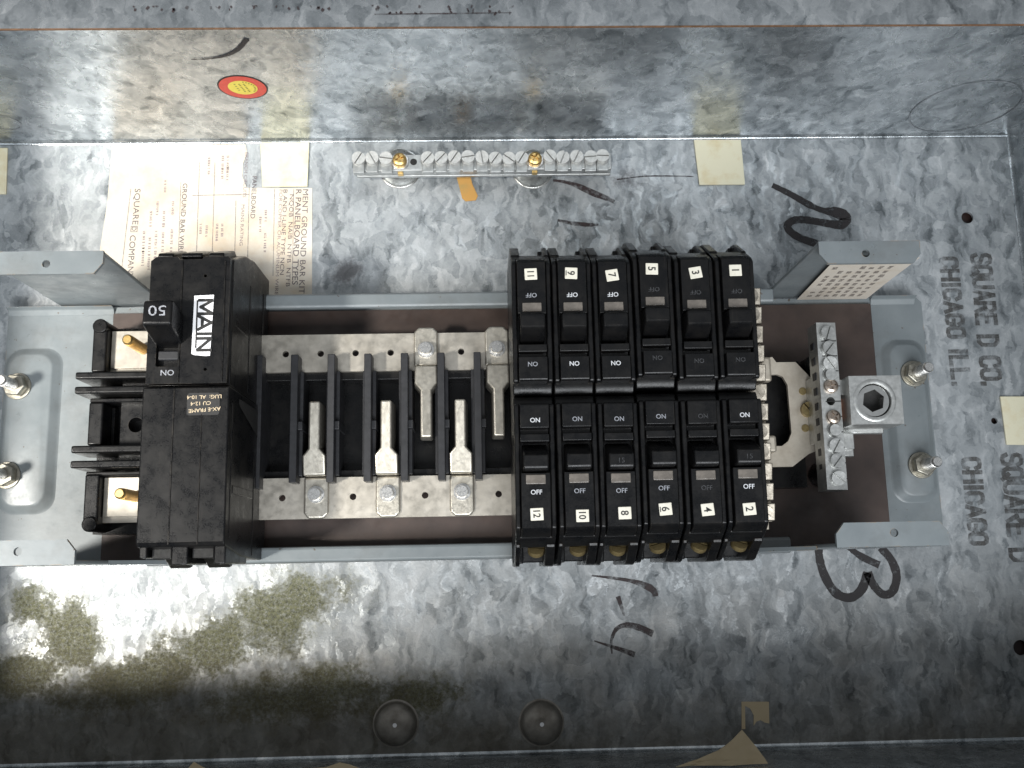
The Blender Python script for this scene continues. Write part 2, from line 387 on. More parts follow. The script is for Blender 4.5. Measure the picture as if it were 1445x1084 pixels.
def plate_mesh(name, outer, holes, z0, z1, mat, origin=(0, 0, 0)):
    cu = bpy.data.curves.new(name, 'CURVE'); cu.dimensions = '2D'; cu.fill_mode = 'BOTH'
    cu.extrude = (z1 - z0) / 2 * S
    for loop in [outer] + list(holes):
        sp_ = cu.splines.new('POLY'); sp_.points.add(len(loop) - 1); sp_.use_cyclic_u = True
        for p, (x, y) in zip(sp_.points, loop): p.co = ((x - origin[0]) * S, (y - origin[1]) * S, 0, 1)
    tmp = bpy.data.objects.new('tmp', cu); COL.objects.link(tmp)
    dg = bpy.context.evaluated_depsgraph_get(); dg.update()
    me = bpy.data.meshes.new_from_object(tmp.evaluated_get(dg))
    bpy.data.objects.remove(tmp); bpy.data.curves.remove(cu)
    me.name = name
    me.transform(Matrix.Translation((0, 0, ((z0 + z1) / 2 - origin[2]) * S)))
    bm = bmesh.new(); bm.from_mesh(me); bmesh.ops.remove_doubles(bm, verts=bm.verts, dist=1e-7)
    bmesh.ops.recalc_face_normals(bm, faces=bm.faces); bm.to_mesh(me); bm.free()
    finish(me, mat); return me
def plate(name, outer, holes, z0, z1, mat, parent=None, bevel=0):
    o = root_loc(parent) if parent else (0, 0, 0)
    return link(name, plate_mesh(name, outer, holes, z0, z1, mat, o), parent, bevel=0 if holes else bevel)
TXT = {}
def text_mesh(s, h, mat, bold=0.0, xs=1.0, spacing=1.0):
    key = (s, h, mat, bold, xs, spacing)
    if key in TXT: return TXT[key]
    cu = bpy.data.curves.new('txt', 'FONT'); cu.body = s; cu.size = 1.0; cu.offset = bold
    cu.extrude = 0.01; cu.resolution_u = 3; cu.space_character = spacing
    tmp = bpy.data.objects.new('tmp', cu); COL.objects.link(tmp)
    dg = bpy.context.evaluated_depsgraph_get(); dg.update()
    me = bpy.data.meshes.new_from_object(tmp.evaluated_get(dg))
    bpy.data.objects.remove(tmp); bpy.data.curves.remove(cu)
    xsn = [v.co.x for v in me.vertices]; 
    cx = (min(xsn) + max(xsn)) / 2; k = h / 0.70 * S
    me.transform(Matrix.Diagonal((k * xs, k, 0.04 * S / 0.01 * 0.5, 1)) @ Matrix.Translation((-cx, -0.35, 0)))
    me.name = 'lettering'; finish(me, mat); TXT[key] = me; return me
def text(name, s, h, loc, rotz, mat, parent, bold=0.0, xs=1.0, rot=None, spacing=1.0):
    o = root_loc(parent) if parent else Vector((0, 0, 0))
    return link(name, text_mesh(s, h, mat, bold, xs, spacing), parent, Vector(loc) - o, rot or (0, 0, R(rotz)))
def smooth_path(pts, k=6):
    out = []; n = len(pts)
    for i in range(n - 1):
        p0, p1, p2, p3 = pts[max(i - 1, 0)], pts[i], pts[i + 1], pts[min(i + 2, n - 1)]
        for j in range(k):
            t = j / k
            out.append(tuple(0.5 * (2 * p1[a] + (p2[a] - p0[a]) * t + (2 * p0[a] - 5 * p1[a] + 4 * p2[a] - p3[a]) * t * t + (3 * p1[a] - p0[a] - 3 * p2[a] + p3[a]) * t ** 3) for a in range(len(p1))))
    out.append(tuple(pts[-1])); return out
def ribbon(b, pts, z=0.12, t=0.06, fn=None):
    """pts: (u, v, width); fn maps (u, v, height) to world mm"""
    fn = fn or (lambda u, v, h: (u, v, h))
    P = smooth_path(pts); n = len(P); v = []
    for i, p in enumerate(P):
        q = P[min(i + 1, n - 1)]; q0 = P[max(i - 1, 0)]
        d = Vector((q[0] - q0[0], q[1] - q0[1])); d.normalize(); nrm = Vector((-d.y, d.x)) * p[2] / 2
        jit = 1 + random.uniform(-0.08, 0.08)
        v += [fn(p[0] + nrm.x * jit, p[1] + nrm.y * jit, z + t), fn(p[0] - nrm.x * jit, p[1] - nrm.y * jit, z + t)]
    f = [(2 * i, 2 * i + 1, 2 * i + 3, 2 * i + 2) for i in range(n - 1)]
    b.add(v, f)
    return b
# condensed stroke letters, u along the line (0..1), v upwards (0..1)
_O = [(0.5, 0), (0.15, 0.04), (0, 0.2), (0, 0.8), (0.15, 0.96), (0.5, 1), (0.85, 0.96), (1, 0.8), (1, 0.2), (0.85, 0.04), (0.5, 0)]
_C = [(1, 0.25), (0.85, 0.04), (0.5, 0), (0.15, 0.04), (0, 0.2), (0, 0.8), (0.15, 0.96), (0.5, 1), (0.85, 0.96), (1, 0.75)]
GLYPH = {'O': [_O], 'Q': [_O, [(0.55, 0.25), (1.05, -0.06)]], 'C': [_C], 'G': [_C, [(1, 0.3), (1, 0.42), (0.55, 0.42)]],
         'S': [[(0, 0.22), (0.15, 0.04), (0.5, 0), (0.85, 0.04), (1, 0.22), (0.9, 0.42), (0.1, 0.6), (0, 0.8), (0.15, 0.96), (0.5, 1), (0.85, 0.96), (1, 0.8)]],
         'U': [[(0, 1), (0, 0.2), (0.15, 0.04), (0.5, 0), (0.85, 0.04), (1, 0.2), (1, 1)]],
         'A': [[(0, 0), (0.5, 1)], [(0.5, 1), (1, 0)], [(0.18, 0.3), (0.82, 0.3)]],
         'R': [[(0, 0), (0, 1)], [(0, 1), (0.7, 1), (1, 0.85), (1, 0.65), (0.7, 0.5), (0, 0.5)], [(0.5, 0.5), (1, 0)]],
         'E': [[(0, 0), (0, 1)], [(0, 1), (0.95, 1)], [(0, 0.52), (0.75, 0.52)], [(0, 0), (0.95, 0)]],
         'D': [[(0, 0), (0, 1)], [(0, 1), (0.6, 1), (0.95, 0.85), (1, 0.7), (1, 0.3), (0.95, 0.15), (0.6, 0), (0, 0)]],
         'H': [[(0, 0), (0, 1)], [(1, 0), (1, 1)], [(0, 0.5), (1, 0.5)]], 'I': [[(0.5, 0), (0.5, 1)]], 'L': [[(0, 1), (0, 0)], [(0, 0), (0.9, 0)]],
         'M': [[(0, 0), (0, 1)], [(0.05, 1), (0.5, 0.15)], [(0.5, 0.15), (0.95, 1)], [(1, 1), (1, 0)]], 'N': [[(0, 0), (0, 1)], [(0.05, 1), (0.95, 0)], [(1, 0), (1, 1)]],
         '.': [[(0.3, 0.0), (0.3, 0.12)]], ',': [[(0.3, 0.1), (0.2, -0.15)]]}
def flat_stroke(b, pts, w, z):
    """mitred flat band along straight pieces"""
    n = len(pts); v = []
    closed = (pts[0] == pts[-1])
    for i, p in enumerate(pts):
        a = pts[i - 1] if i else (pts[-2] if closed else None); c = pts[i + 1] if i < n - 1 else (pts[1] if closed else None)
        d1 = (Vector(p) - Vector(a)).normalized() if a else None; d2 = (Vector(c) - Vector(p)).normalized() if c else None
        if d1 is None: d1 = d2
        if d2 is None: d2 = d1
        t = (d1 + d2).normalized(); nr = Vector((-t.y, t.x)); k = w / 2 / max(0.5, nr.dot(Vector((-d1.y, d1.x))))
        ex = Vector((0, 0))
        if not closed and i == 0: ex = -d1 * w * 0.45
        if not closed and i == n - 1: ex = d1 * w * 0.45
        q = Vector(p) + ex
        v += [(q.x + nr.x * k, q.y + nr.y * k, z), (q.x - nr.x * k, q.y - nr.y * k, z)]
    b.add(v, [(2 * i, 2 * i + 1, 2 * i + 3, 2 * i + 2) for i in range(n - 1)])
def screw_mesh(name, r, h, mat, slot=True, n=20):
    b = B()
    b.cyl(0, 0, -0.5, h * 0.25, r * 0.98, n)
    w = r * 0.10
    if slot:
        for sgn in (1, -1):
            a0 = math.asin(w / (r * 0.97)); pts = []
            for i in range(11):
                a = a0 + (math.pi - 2 * a0) * i / 10
                pts.append((r * 0.97 * math.cos(a), sgn * r * 0.97 * math.sin(a)))
            b.prismz(pts, h * 0.2, h)
    else:
        b.cyl(0, 0, h * 0.25, h, r * 0.96, n, r * 0.8)
    return b.mesh(name, mat)
def phillips_mesh(name, r, h, mat):
    b = B(); b.cyl(0, 0, -0.5, h * 0.5, r, 20)
    w = r * 0.14
    for q in range(4):
        a0, a1 = R(90 * q) + 0.16, R(90 * q + 90) - 0.16
        pts = [(w * 1.4 * math.cos((a0 + a1) / 2), w * 1.4 * math.sin((a0 + a1) / 2))]
        pts += [(r * 0.62 * math.cos(a0 + (a1 - a0) * i / 4), r * 0.62 * math.sin(a0 + (a1 - a0) * i / 4)) for i in range(5)]
        b.prismz(pts, h * 0.45, h)
    b.lathe(0, 0, [(r, h * 0.5), (r * 0.92, h * 0.8), (r * 0.62, h)], 20)
    return b.mesh(name, mat)

# ================================================================== SETTING
g = B(); g.box(-1500, 1500, -1500, 1500, -14, -4)
table = g.part('table_top', 'table', None); table['kind'] = 'structure'

XL, XR, YB, YT, ZD = -357.0, 306.0, -195.0, 155.5, 145.0
enc = thing('electrical_enclosure', 'open galvanised steel panel box holding the breakers, spangled and stained', 'metal box')
HOLES = [(275, 103, 3.6), (278, -19.5, 1.9), (279, -146, 4.2)]
BOSS = [(-65, -177.5), (13, -179), (-62.5, 137.0), (15.8, 136.0)]
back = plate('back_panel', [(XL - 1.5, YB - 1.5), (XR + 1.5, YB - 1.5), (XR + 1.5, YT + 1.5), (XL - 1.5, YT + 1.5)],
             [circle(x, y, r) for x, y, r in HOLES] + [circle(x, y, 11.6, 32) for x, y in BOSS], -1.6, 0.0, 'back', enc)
# fold radius + walls + inward flange, one profile per side
def wall(name, p0, p1, nrm, mat='galv'):
    """p0->p1 runs along the fold; nrm points into the box"""
    p0, p1, nrm = Vector(p0), Vector(p1), Vector(nrm)
    prof = []
    r = 2.0
    for i in range(5):
        a = R(90 * i / 4); prof.append((r - r * math.sin(a), r - r * math.cos(a)))
    prof = [(d, z + 0.02) for d, z in prof]
    prof += [(0, 40), (0, 80), (0, 120), (0, ZD - 3), (0.6, ZD - 1.7), (11, ZD - 1.5), (11, ZD)]
    outer = [(-3.0, ZD), (-4.0, ZD - 1), (-4.0, -1.5), (r, -1.5)]
    prof = prof + outer
    b = B(); n = len(prof); K = 12
    v = []; f = []
    for k in range(K + 1):
        t = k / K; base = p0.lerp(p1, t)
        for d, z in prof: q = base + nrm * d; v.append((q.x, q.y, z))
    for k in range(K):
        for i in range(n):
            j = (i + 1) % n
            f.append((k * n + i, k * n + j, (k + 1) * n + j, (k + 1) * n + i))
    b.add(v, f)
    me = b.mesh(name, mat, (0, 0, 0), 50)
    bm = bmesh.new(); bm.from_mesh(me); bmesh.ops.recalc_face_normals(bm, faces=bm.faces); bm.to_mesh(me); bm.free()
    o = link(name, me, enc)
    return o
wall('side_wall', (XL, YT), (XR, YT), (0, -1)); wall('side_wall', (XL, YB), (XR, YB), (0, 1))
wall('side_wall', (XR, YB), (XR, YT), (-1, 0)); wall('side_wall', (XL, YB), (XL, YT), (1, 0))
# rusty cut edge of the flange
e = B(); e.box(XL + 12, XR - 12, YT - 11.35, YT - 11.02, ZD - 1.3, ZD - 0.4); e.part('rusty_edge', 'rust', enc)
e = B(); e.box(XL + 12, XR - 12, YB + 11.0, YB + 11.4, ZD - 1.7, ZD - 0.3); e.part('rusty_edge', 'rust', enc)
for (x, y) in BOSS:
    b = B()
    hh = 12.0 if y > 0 else 7.0
    prof = [(12.4, 0.05), (11.8, 0.1), (11.2, 0.6)] + [(11.0 * math.cos(R(a)), 0.6 + (hh - 0.6) * math.sin(R(a)) ** 0.8) for a in range(8, 62, 9)]
    prof += [(4.6, hh - 0.05), (3.0, hh), (1.15, hh), (1.15, hh - 2)]
    b.lathe(x, y, prof, 40)
    bo = b.part('boss', 'satin' if y > 0 else 'bossmetal', enc, smooth=75)
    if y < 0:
        c = B(); c.cyl(x, y, hh - 1.6, hh - 0.2, 1.14, 14); c.part('hole_light_disc', 'white', bo)  # white disc painted in place of light showing through the boss hole
# knockout outlines on the top wall
def ring_on_wall(cx, cz, rx_, rz_, w, name, a0=0, a1=360):
    b = B(); n = 60; v = []
    for i in range(n + 1):
        a = R(a0 + (a1 - a0) * i / n)
        for k in (-w / 2, w / 2):
            v.append((cx + (rx_ + k) * math.cos(a), YT - 0.35, cz + (rz_ + k) * math.sin(a)))
    f = [(2 * i, 2 * i + 1, 2 * i + 3, 2 * i + 2) for i in range(n)]
    b.add(v, f); b.part(name, 'line', enc)
ring_on_wall(261, 37, 29, 32, 0.9, 'knockout_ring'); ring_on_wall(-283, 27, 9, 9, 0.6, 'knockout_ring')
# marker strokes (flat ink on the metal)
def strokes(paths, mat='marker', fn=None):
    b = B()
    for p in paths: ribbon(b, p, fn=fn)
    return b.part('marker_stroke', mat, enc)
strokes([[(159, 124.5, 3.4), (170, 118.5, 4.0), (179.5, 112.5, 4.4), (188, 108.5, 3.4), (197, 106.8, 7.5), (201.5, 103.5, 7), (198.5, 99.5, 6), (190, 100.3, 4.6), (178, 102.6, 4.4), (170, 102.3, 4.6), (166.2, 98.5, 4.6), (170, 93.5, 4.6), (178, 89.5, 4.6), (190, 85.5, 4.4)]])
strokes([[(171, -86, 4.6), (170.5, -94, 4.6), (172.5, -104, 4.8), (178, -114, 5), (186, -117, 5), (193, -112.5, 5), (197.0, -103.5, 4.8)],
         [(197.0, -103.5, 4.8), (199.5, -110, 4.8), (204.5, -115.5, 4.8), (210, -114.2, 4.8), (213.2, -106, 4.8), (211, -97, 4.8), (205.5, -90, 4.6)],
         [(187, -89, 3.0), (194, -94.5, 3.8), (204, -99.6, 4.2)]], 'marker')
strokes([[(43, -102, 0.8), (52, -103.2, 1.4), (62, -104.8, 2.0), (70, -107, 3.0), (76.5, -110.5, 3.8), (77.8, -114, 2.8)],
         [(57, -113.5, 2.6), (58.5, -118.5, 2.0), (60, -124, 1.0)],
         [(52.5, -144, 0.8), (52.5, -137, 1.6), (55.5, -131, 2.2), (61, -129, 2.8), (68, -130.5, 3.4), (75.5, -134, 3.8)],
         [(43, -137, 0.7), (50, -139.4, 1.4), (57, -141.8, 2.4), (65, -144.8, 3.2)]], 'marker2')
strokes([[(28, 129, 1.5), (36, 127.5, 2.0), (43, 125, 3.2), (52, 120.5, 4.0), (58, 118, 3.2), (64, 115, 2.2)], [(30, 104, 1.5), (38, 102.2, 2.4), (48, 101, 2.4), (54, 101, 1.2)],
         [(66, 129, 0.8), (85, 131, 0.8), (112, 130.5, 0.6)]], 'marker2')
strokes([[(-158, 97, 0.8), (-150, 97.5, 1.2), (-141, 100, 1.8), (-133, 106, 2.4), (-126, 116, 2.8)]], 'marker', lambda u, v, h: (u, YT - 0.2 - h, v))
# smudged black print on top of the flange
b = B()
for i in range(70):
    x = random.uniform(-170, 3); y = YT - random.uniform(0.5, 4.2) + (2.0 if x < -60 else 0); w = random.uniform(0.5, 1.6)
    ribbon(b, [(x, y, w), (x + random.uniform(-1.2, 1.2), y - random.uniform(0.4, 1.6), w * 0.8)], fn=lambda u, v, h: (u, min(v, YT - 0.3), ZD + h))
ribbon(b, [(-62, YT - 4.9, 0.3), (-30, YT - 4.7, 0.5), (0, YT - 4.4, 0.3)], fn=lambda u, v, h: (u, v, ZD + h))
b.part('smudged_print', 'marker2', enc)
# stencilled maker's lettering at the right of the back, reading downwards
def stencil(st, x, ytop, pitch, h, mat='stencil', sw=2.5, drift=0.0):
    b = B(); y = ytop
    for ch in st:
        if ch == ' ': y -= pitch * 0.75; continue
        w = pitch * (0.30 if ch in 'I.,' else 0.74)
        for q, pl in enumerate(GLYPH[ch]):
            flat_stroke(b, [(x + h * (v_ - 0.5) + drift * (ytop - y), y - sw / 2 - (w - sw * 0.0) * u_) for u_, v_ in pl], sw, 0.12 + 0.03 * q)
        y -= pitch * (0.55 if ch in 'I.,' else 1.0) + sw * 0.15
    return b.part('stencil_lettering', mat, enc)
stencil('SQUARE D CO.', 280.5, 81, 7.0, 11.0, drift=-0.022); stencil('CHICAGO ILL.', 261.0, 79, 7.2, 9.5, drift=0.0)
stencil('SQUARE D', 285.5, -38, 7.6, 11.0, drift=-0.02); stencil('CHICAGO', 262, -40, 7.2, 9.5, drift=-0.01)

# ================================================================== PAPER, STICKERS
sheet = thing('instruction_sheet', 'aged white printed instruction sheet glued behind the main breaker', 'paper', (-175, 110, 0.2))
plate('paper', [(-232, 153.0), (-154, 153.2), (-152.8, 148), (-155, 141), (-155.2, 133), (-152.5, 126.0), (-114.2, 125.4), (-113.2, 55), (-212, 55), (-214.8, 63), (-236, 86), (-233, 118)], [], 0.08, 0.3, 'paper', sheet)
def pline(x0, y0, x1, y1, w=0.35):
    b = B(); ribbon(b, [(x0, y0, w), ((x0 + x1) / 2, (y0 + y1) / 2, w), (x1, y1, w)], z=0.36, t=0.05); b.part('rule_line', 'paper_ink', sheet)
def ptext(s, x, ytop, h, mat='paper_ink', bold=0.0, length=None, xs=1.0):
    me = text_mesh(s, h, mat, bold, xs)
    xs_ = [v.co.x for v in me.vertices]; L = (max(xs_) - min(xs_)) / S
    if length: me = text_mesh(s, h, mat, bold, xs * length / L); L = length
    link('printed_line', me, sheet, Vector((x, ytop - L / 2, 0.42)) - root_loc(sheet), (0, 0, R(-91.2)))
ptext('MENT GROUND BAR KITS', -118.6, 124.6, 3.3, bold=0.0, length=66)
ptext('R PANELBOARD TYPES', -122.6, 124.6, 3.3, bold=0.006, length=58)
ptext('NQOB  NAIB  NTFB  NTFB', -126.6, 121.5, 2.4, length=56)
ptext('B AND I-LINE TYPE NCN', -130.3, 124.6, 2.4, length=52)
ptext('FOR COPPER OR ALUMINUM WIRE', -133.0, 124.6, 1.9, length=64, mat='pink_ink')
ptext('PANELBOARD', -148.2, 133, 2.7, length=26)
ptext('BRANCH CIRCUITS', -153.3, 148, 1.9, mat='pink_ink', length=28)
ptext('MAINS RATING', -154.5, 115.5, 1.9, mat='pink_ink', length=25)
ptext('GROUND BAR WIRE RANGE', -189, 129, 2.7, bold=0.006, length=60)
ptext('SQUARE', -216, 126, 3.4, length=22); ptext('COMPANY', -217.5, 97.5, 3.4, length=26)
ptext('D', -216.8, 102.6, 2.6)
b = B()
for q in ([(-218.6, 103.0, 0.4), (-215.0, 103.0, 0.4)], [(-218.6, 99.6, 0.4), (-215.0, 99.6, 0.4)], [(-218.6, 103.0, 0.4), (-218.6, 99.6, 0.4)], [(-215, 103.0, 0.4), (-215, 99.6, 0.4)]): ribbon(b, q, z=0.36)
b.part('printed_frame', 'paper_ink', sheet)
for x, y0, y1 in ((-151.0, 128, 74), (-158.5, 118, 74), (-180.5, 142, 72), (-171.5, 142, 72), (-136.2, 125, 72), (-190.9, 130, 66), (-219.8, 126, 76), (-125.0, 125, 72)): pline(x, y0, x + 0.3 if x > -200 else x - 3, y1, 0.3)
pline(-184, 121.5, -151, 121.8); pline(-184, 73.6, -145, 75, 0.35)
# small illegible table print
for x, rows in ((-164, (146, 139)), (-167, (146, 138)), (-175, (145,)), (-166, (104,)), (-169, (104,)), (-175, (103,)), (-178.5, (104,)), (-195, (118, 101, 90)), (-200, (131, 112, 99, 85)), (-204, (118, 100, 88)), (-207.5, (112, 96, 84)), (-211, (100, 90)), (-141, (112, 98)), (-144, (108,))):
    for y in rows:
        b = B()
        yy = y
        for k in range(random.randint(5, 8)):
            w_ = random.uniform(0.5, 1.2); ribbon(b, [(x, yy, random.uniform(1.2, 1.7)), (x + 0.05, yy - w_, random.uniform(1.1, 1.6))], z=0.36); yy -= w_ + random.choice([0.35, 0.35, 1.1])
        b.part('faded_table_print', 'pink_ink', sheet)

def pad(poly, label):
    o = plate('adhesive_pad', poly, [], 0.1, 1.4, 'pad', None, 0.3); o['label'] = label; o['category'] = 'foam pad'; o['group'] = 'cream adhesive pads'; return o
pad([(-145.0, 154.0), (-116.2, 153.8), (-116.8, 126.2), (-143.2, 126.2)], 'cream square pad with brown spots at corner of the instruction sheet')
pad([(113.2, 153.4), (141.6, 153.2), (142.4, 124.8), (115.0, 124.9)], 'clean cream square pad above the breakers, right of the ground bar')
pad([(-318, 152), (-292.4, 151.8), (-291.3, 123.2), (-317, 123.4)], 'cream pad cut off by the left edge of the picture')
pad([(282.3, -5.5), (304, -5.8), (303.6, -34.0), (283.0, -33.5)], 'cream pad beside the stencilled lettering at the right edge')
# clear cellophane strip left of the pad
rs = thing('round_sticker', 'round red sticker with a yellow printed centre on the upper wall', 'sticker', (-139.7, YT, 67))
def disc_wall(name, r0, r1, y, mat, n=48):
    b = B(); v = []
    for i in range(n):
        a = 2 * math.pi * i / n
        for r in (r0, r1): v.append((-139.7 + r * math.cos(a), y, 67 + r * math.sin(a)))
    if r0 > 0: f = [(2 * i, 2 * i + 1, (2 * i + 3) % (2 * n), (2 * i + 2) % (2 * n)) for i in range(n)]
    else: f = [tuple(2 * i + 1 for i in range(n))]
    b.add(v, f); return b.part(name, mat, rs)
disc_wall('dark_border', 0, 13.0, YT - 0.15, 'ink'); disc_wall('red_ring', 0, 12.2, YT - 0.25, 'red'); disc_wall('yellow_centre', 0, 7.6, YT - 0.35, 'yellow')
b = B()
for cx, n_ in ((-3.2, 4), (-0.8, 6), (1.6, 6)):
    for k in range(n_):
        z = 4.0 - k * 8.0 / max(n_ - 1, 1) * (0.8 if n_ < 5 else 1); x = cx + (4.0 - z) * 0.15 - 0.6
        ribbon(b, [(x, z, 0.55), (x + 0.9, z + random.uniform(-.4, .4), 0.55)], fn=lambda u, v, h: (-139.7 + u, YT - 0.3 - h, 67 + v))
for k in range(9):
    a = R(75 - 14 * k)
    ribbon(b, [(6.0 * math.cos(a), 6.0 * math.sin(a), 0.5), (6.9 * math.cos(a + .03), 6.9 * math.sin(a + .03), 0.5)], fn=lambda u, v, h: (-139.7 + u, YT - 0.3 - h, 67 + v))
b.part('illegible_print', 'ink', rs)

# orange tag behind the ground bar
o = plate('paper_tag', [(-31, 139), (-22.5, 140), (-20.0, 127), (-16.8, 119.5), (-18, 116.8), (-24, 116.2), (-26, 118)], [], 0.1, 0.5, 'orange'); tag(o, 'small orange-brown tag hanging behind the ground bar', 'tag')

# torn paper along the lower wall
def bent_card(name, poly, zf, label, holes=()):
    me = plate_mesh(name, poly, [], -0.35, 0.35, 'card')
    bm = bmesh.new(); bm.from_mesh(me); bmesh.ops.triangulate(bm, faces=bm.faces)
    bmesh.ops.subdivide_edges(bm, edges=bm.edges, cuts=4, use_grid_fill=True); bm.to_mesh(me); bm.free()
    for v in me.vertices: v.co.z += zf(v.co.x / S, v.co.y / S) * S
    finish(me, 'card', 60)
    o = link(name, me); tag(o, label, 'paper', 'torn tan paper scraps'); return o
bent_card('torn_paper', [(76, -194.2), (80, -193.2), (87.5, -191.4), (97.4, -187.2), (104, -183.0), (110.3, -178.1), (113.5, -182), (117.2, -186.7), (120.5, -191.5), (122, -194.2)], lambda x, y: 45 - (y + 178) * 0.12 + 1.5 * math.sin(x * 0.2), 'pointed tan torn paper at the lower wall, below the small tape scrap')
bent_card('torn_paper', [(-166, -194), (-162.5, -190), (-159.3, -186.4), (-156, -188), (-151.7, -190), (-140, -192), (-136, -194)], lambda x, y: 45 - (y + 186) * 0.12 + math.sin(x * 0.2), 'low tan torn paper at the bottom edge below the olive stains')
bent_card('torn_paper', [(-104, -194), (-101.9, -191), (-95, -190.4), (-88.2, -188.2), (-83, -189.4), (-78, -191.5), (-74, -194)], lambda x, y: 45 - (y + 186) * 0.12 + math.sin(x * 0.2), 'low tan torn paper at the bottom edge just left of the left boss')
o = plate('tape_scrap', [(122, -170.8), (137, -171.2), (136.4, -182.5), (134, -182.0), (131.8, -180.6), (129.5, -181.3), (127.8, -183.4), (128.2, -178), (126.5, -174.5), (123.8, -173), (123.2, -185), (121.2, -185)], [], 0.1, 0.35, 'card')
tag(o, 'small torn square of tan tape on the lower right of the back', 'tape')

# ================================================================== GROUND BAR
gb = thing('ground_bar', 'long aluminium ground bar with slotted screws above the bus bars', 'terminal bar', (-13, 131, 9))
b = B(); b.box(-86.5, 60.5, 127.8, 137.6, 10, 19.5); b.box(-86.5, 60.5, 127.2, 137.6, 10, 12.5); b.part('bar', 'greybar', gb, 0.4)
SCR = screw_mesh('screw', 3.9, 2.6, 'zinc'); SCRB = screw_mesh('bright_screw', 4.0, 2.6, 'bolt')
BR = phillips_mesh('mounting_screw', 4.0, 3.2, 'brass')
def gx(px): return -84.4 + (px - 505) * (139.5 / 345.0)
for px in (505, 524, 544, 602, 621, 640, 659, 679, 698, 717, 735, 775, 793, 813, 833, 850):
    x = gx(px); dy = random.uniform(-0.7, 0.5)
    c = B(); c.box(x - 3.2, x + 3.2, 127.0 + dy * .6, 134, 19.5, 20.9); c.box(x - 3.2, x + 3.2, 126.2 + dy * .6, 127.4 + dy * .6, 16.5, 20.9); c.part('terminal_clip', 'greybar', gb, 0.25)
    o = link('screw', SCR, gb, Vector((x, 133.9 + dy, 21.1)) - root_loc(gb), (R(random.uniform(-4, 4)), R(random.uniform(-4, 4)), R(random.choice([40, 55, 130, 0, 90, 60]) + random.uniform(-15, 15))))
for px, k in ((563, 0), (754, 1)):
    x = gx(px)
    c = B(); c.cyl(x, 133.2, 19.5, 20.6, 5.0, 24); c.part('washer', 'bolt', gb, 0.2)
    link('mounting_screw', BR, gb, Vector((x, 133.2, 21)) - root_loc(gb), (0, 0, R(20 + 40 * k)))
    c = B(); c.box(x - 1.6, x + 1.6, 126.8, 128, 13.5, 17.5); c.part('screw_tip', 'brass', gb, 0.3)
x = gx(582); c = B(); c.cyl(x, 133, 19.2, 19.62, 2.0, 18); c.part('empty_hole', 'dark', gb)

# ================================================================== MOUNTING PAN
pan = thing('mounting_pan', 'grey-blue painted steel mounting tray with four raised corner flanges', 'mounting plate', (-22, -19, 2))
PX0, PX1, PY0, PY1, PZ = -281.0, 238.0, -90.0, 52.0, 9.0
plate('tray_floor', [(PX0, PY0), (PX1 - 2, PY0), (PX1, PY0 + 10), (PX1, PY1 - 3), (PX1 - 3, PY1), (PX0, PY1)], [circle(-274, -13, 1.6, 12), circle(-262, -38, 0.9, 10)], PZ - 2, PZ, 'pan', pan)
# rails along the long sides
b = B(); b.prismx([(PY1, 3), (PY1 + 2, 3), (PY1 + 2, 25), (PY1 + 1, 27), (PY1 - 5.5, 27), (PY1 - 6.5, 26), (PY1 - 6.5, 24.5), (PY1 - 1, 24.5), (PY1, 23)], -193, 147); b.part('rail', 'pan', pan, 0.7)
b = B(); b.prismx([(PY0, 3), (PY0 - 2, 3), (PY0 - 2, 25), (PY0 - 1, 27), (PY0 + 5.5, 27), (PY0 + 6.5, 26), (PY0 + 6.5, 24.5), (PY0 + 1, 24.5), (PY0, 23)], -193, 147); b.part('rail', 'pan', pan, 0.7)
def bendstrip(y, s, x0, x1):
    b = B(); b.prismx([(y, PZ - 1.5), (y, PZ + 5), (y - s * 1.2, PZ + 1.8), (y - s * 4.5, PZ + 0.02), (y - s * 4.5, PZ - 1.5)], x0, x1); b.part('bend', 'pan', pan, 0.4)
bendstrip(PY1, 1, PX0, -222); bendstrip(PY1, 1, 208, PX1 - 4)
HZ = 102.0
def ear(x0, x1, wall_y, s, hx, ch0, ch1, xw0, xw1, xt1):
    """s=+1: flange points to +y; wall at wall_y; ch0/ch1 corner chamfers; xt1: right end of the wall at its top"""
    ya, yb = min(wall_y, wall_y - s * 2), max(wall_y, wall_y - s * 2)
    pf = [(xw0, PZ - 3), (xw1, PZ - 3), (xw1, PZ + 20), (xt1, HZ - 0.8), (xw0, HZ - 0.8)]
    v = [(x, ya, z) for x, z in pf] + [(x, yb, z) for x, z in pf]
    w = B(); w.add(v, [(0, 1, 2, 3, 4), (9, 8, 7, 6, 5)] + [(i, i + 5, (i + 1) % 5 + 5, (i + 1) % 5) for i in range(5)])
    wo = w.part('corner_wall', 'pan', pan, 0.5)
    y0 = wall_y - s * 2; y1 = wall_y + s * 9.2
    pl = [(x0, y0), (x1, y0), (x1, y1 - s * ch1) , (x1 - ch1 * 0.8, y1), (x0 + ch0 * 0.8, y1), (x0, y1 - s * ch0)]
    if s < 0: pl = pl[::-1]
    plate('flange', pl, [circle(hx, wall_y + s * 4.2, 1.9, 16)], HZ - 2, HZ, 'pan', wo, 0.5)
ear(-252, -194, PY1 + 1, -1, -220.3, 0, 5, -252, -194, -194)
ear(-252, -199.3, PY0 + 1, 1, -224.5, 0, 5, -252, -196, -199.3)
ear(147.5, 197, PY1 + 1.5, -1, 170.2, 5, 4.5, 147.5, 207, 197)
ear(145, 197, PY0 + 1.5, 1, 172.0, 5, 4.5, 145, 197, 197)
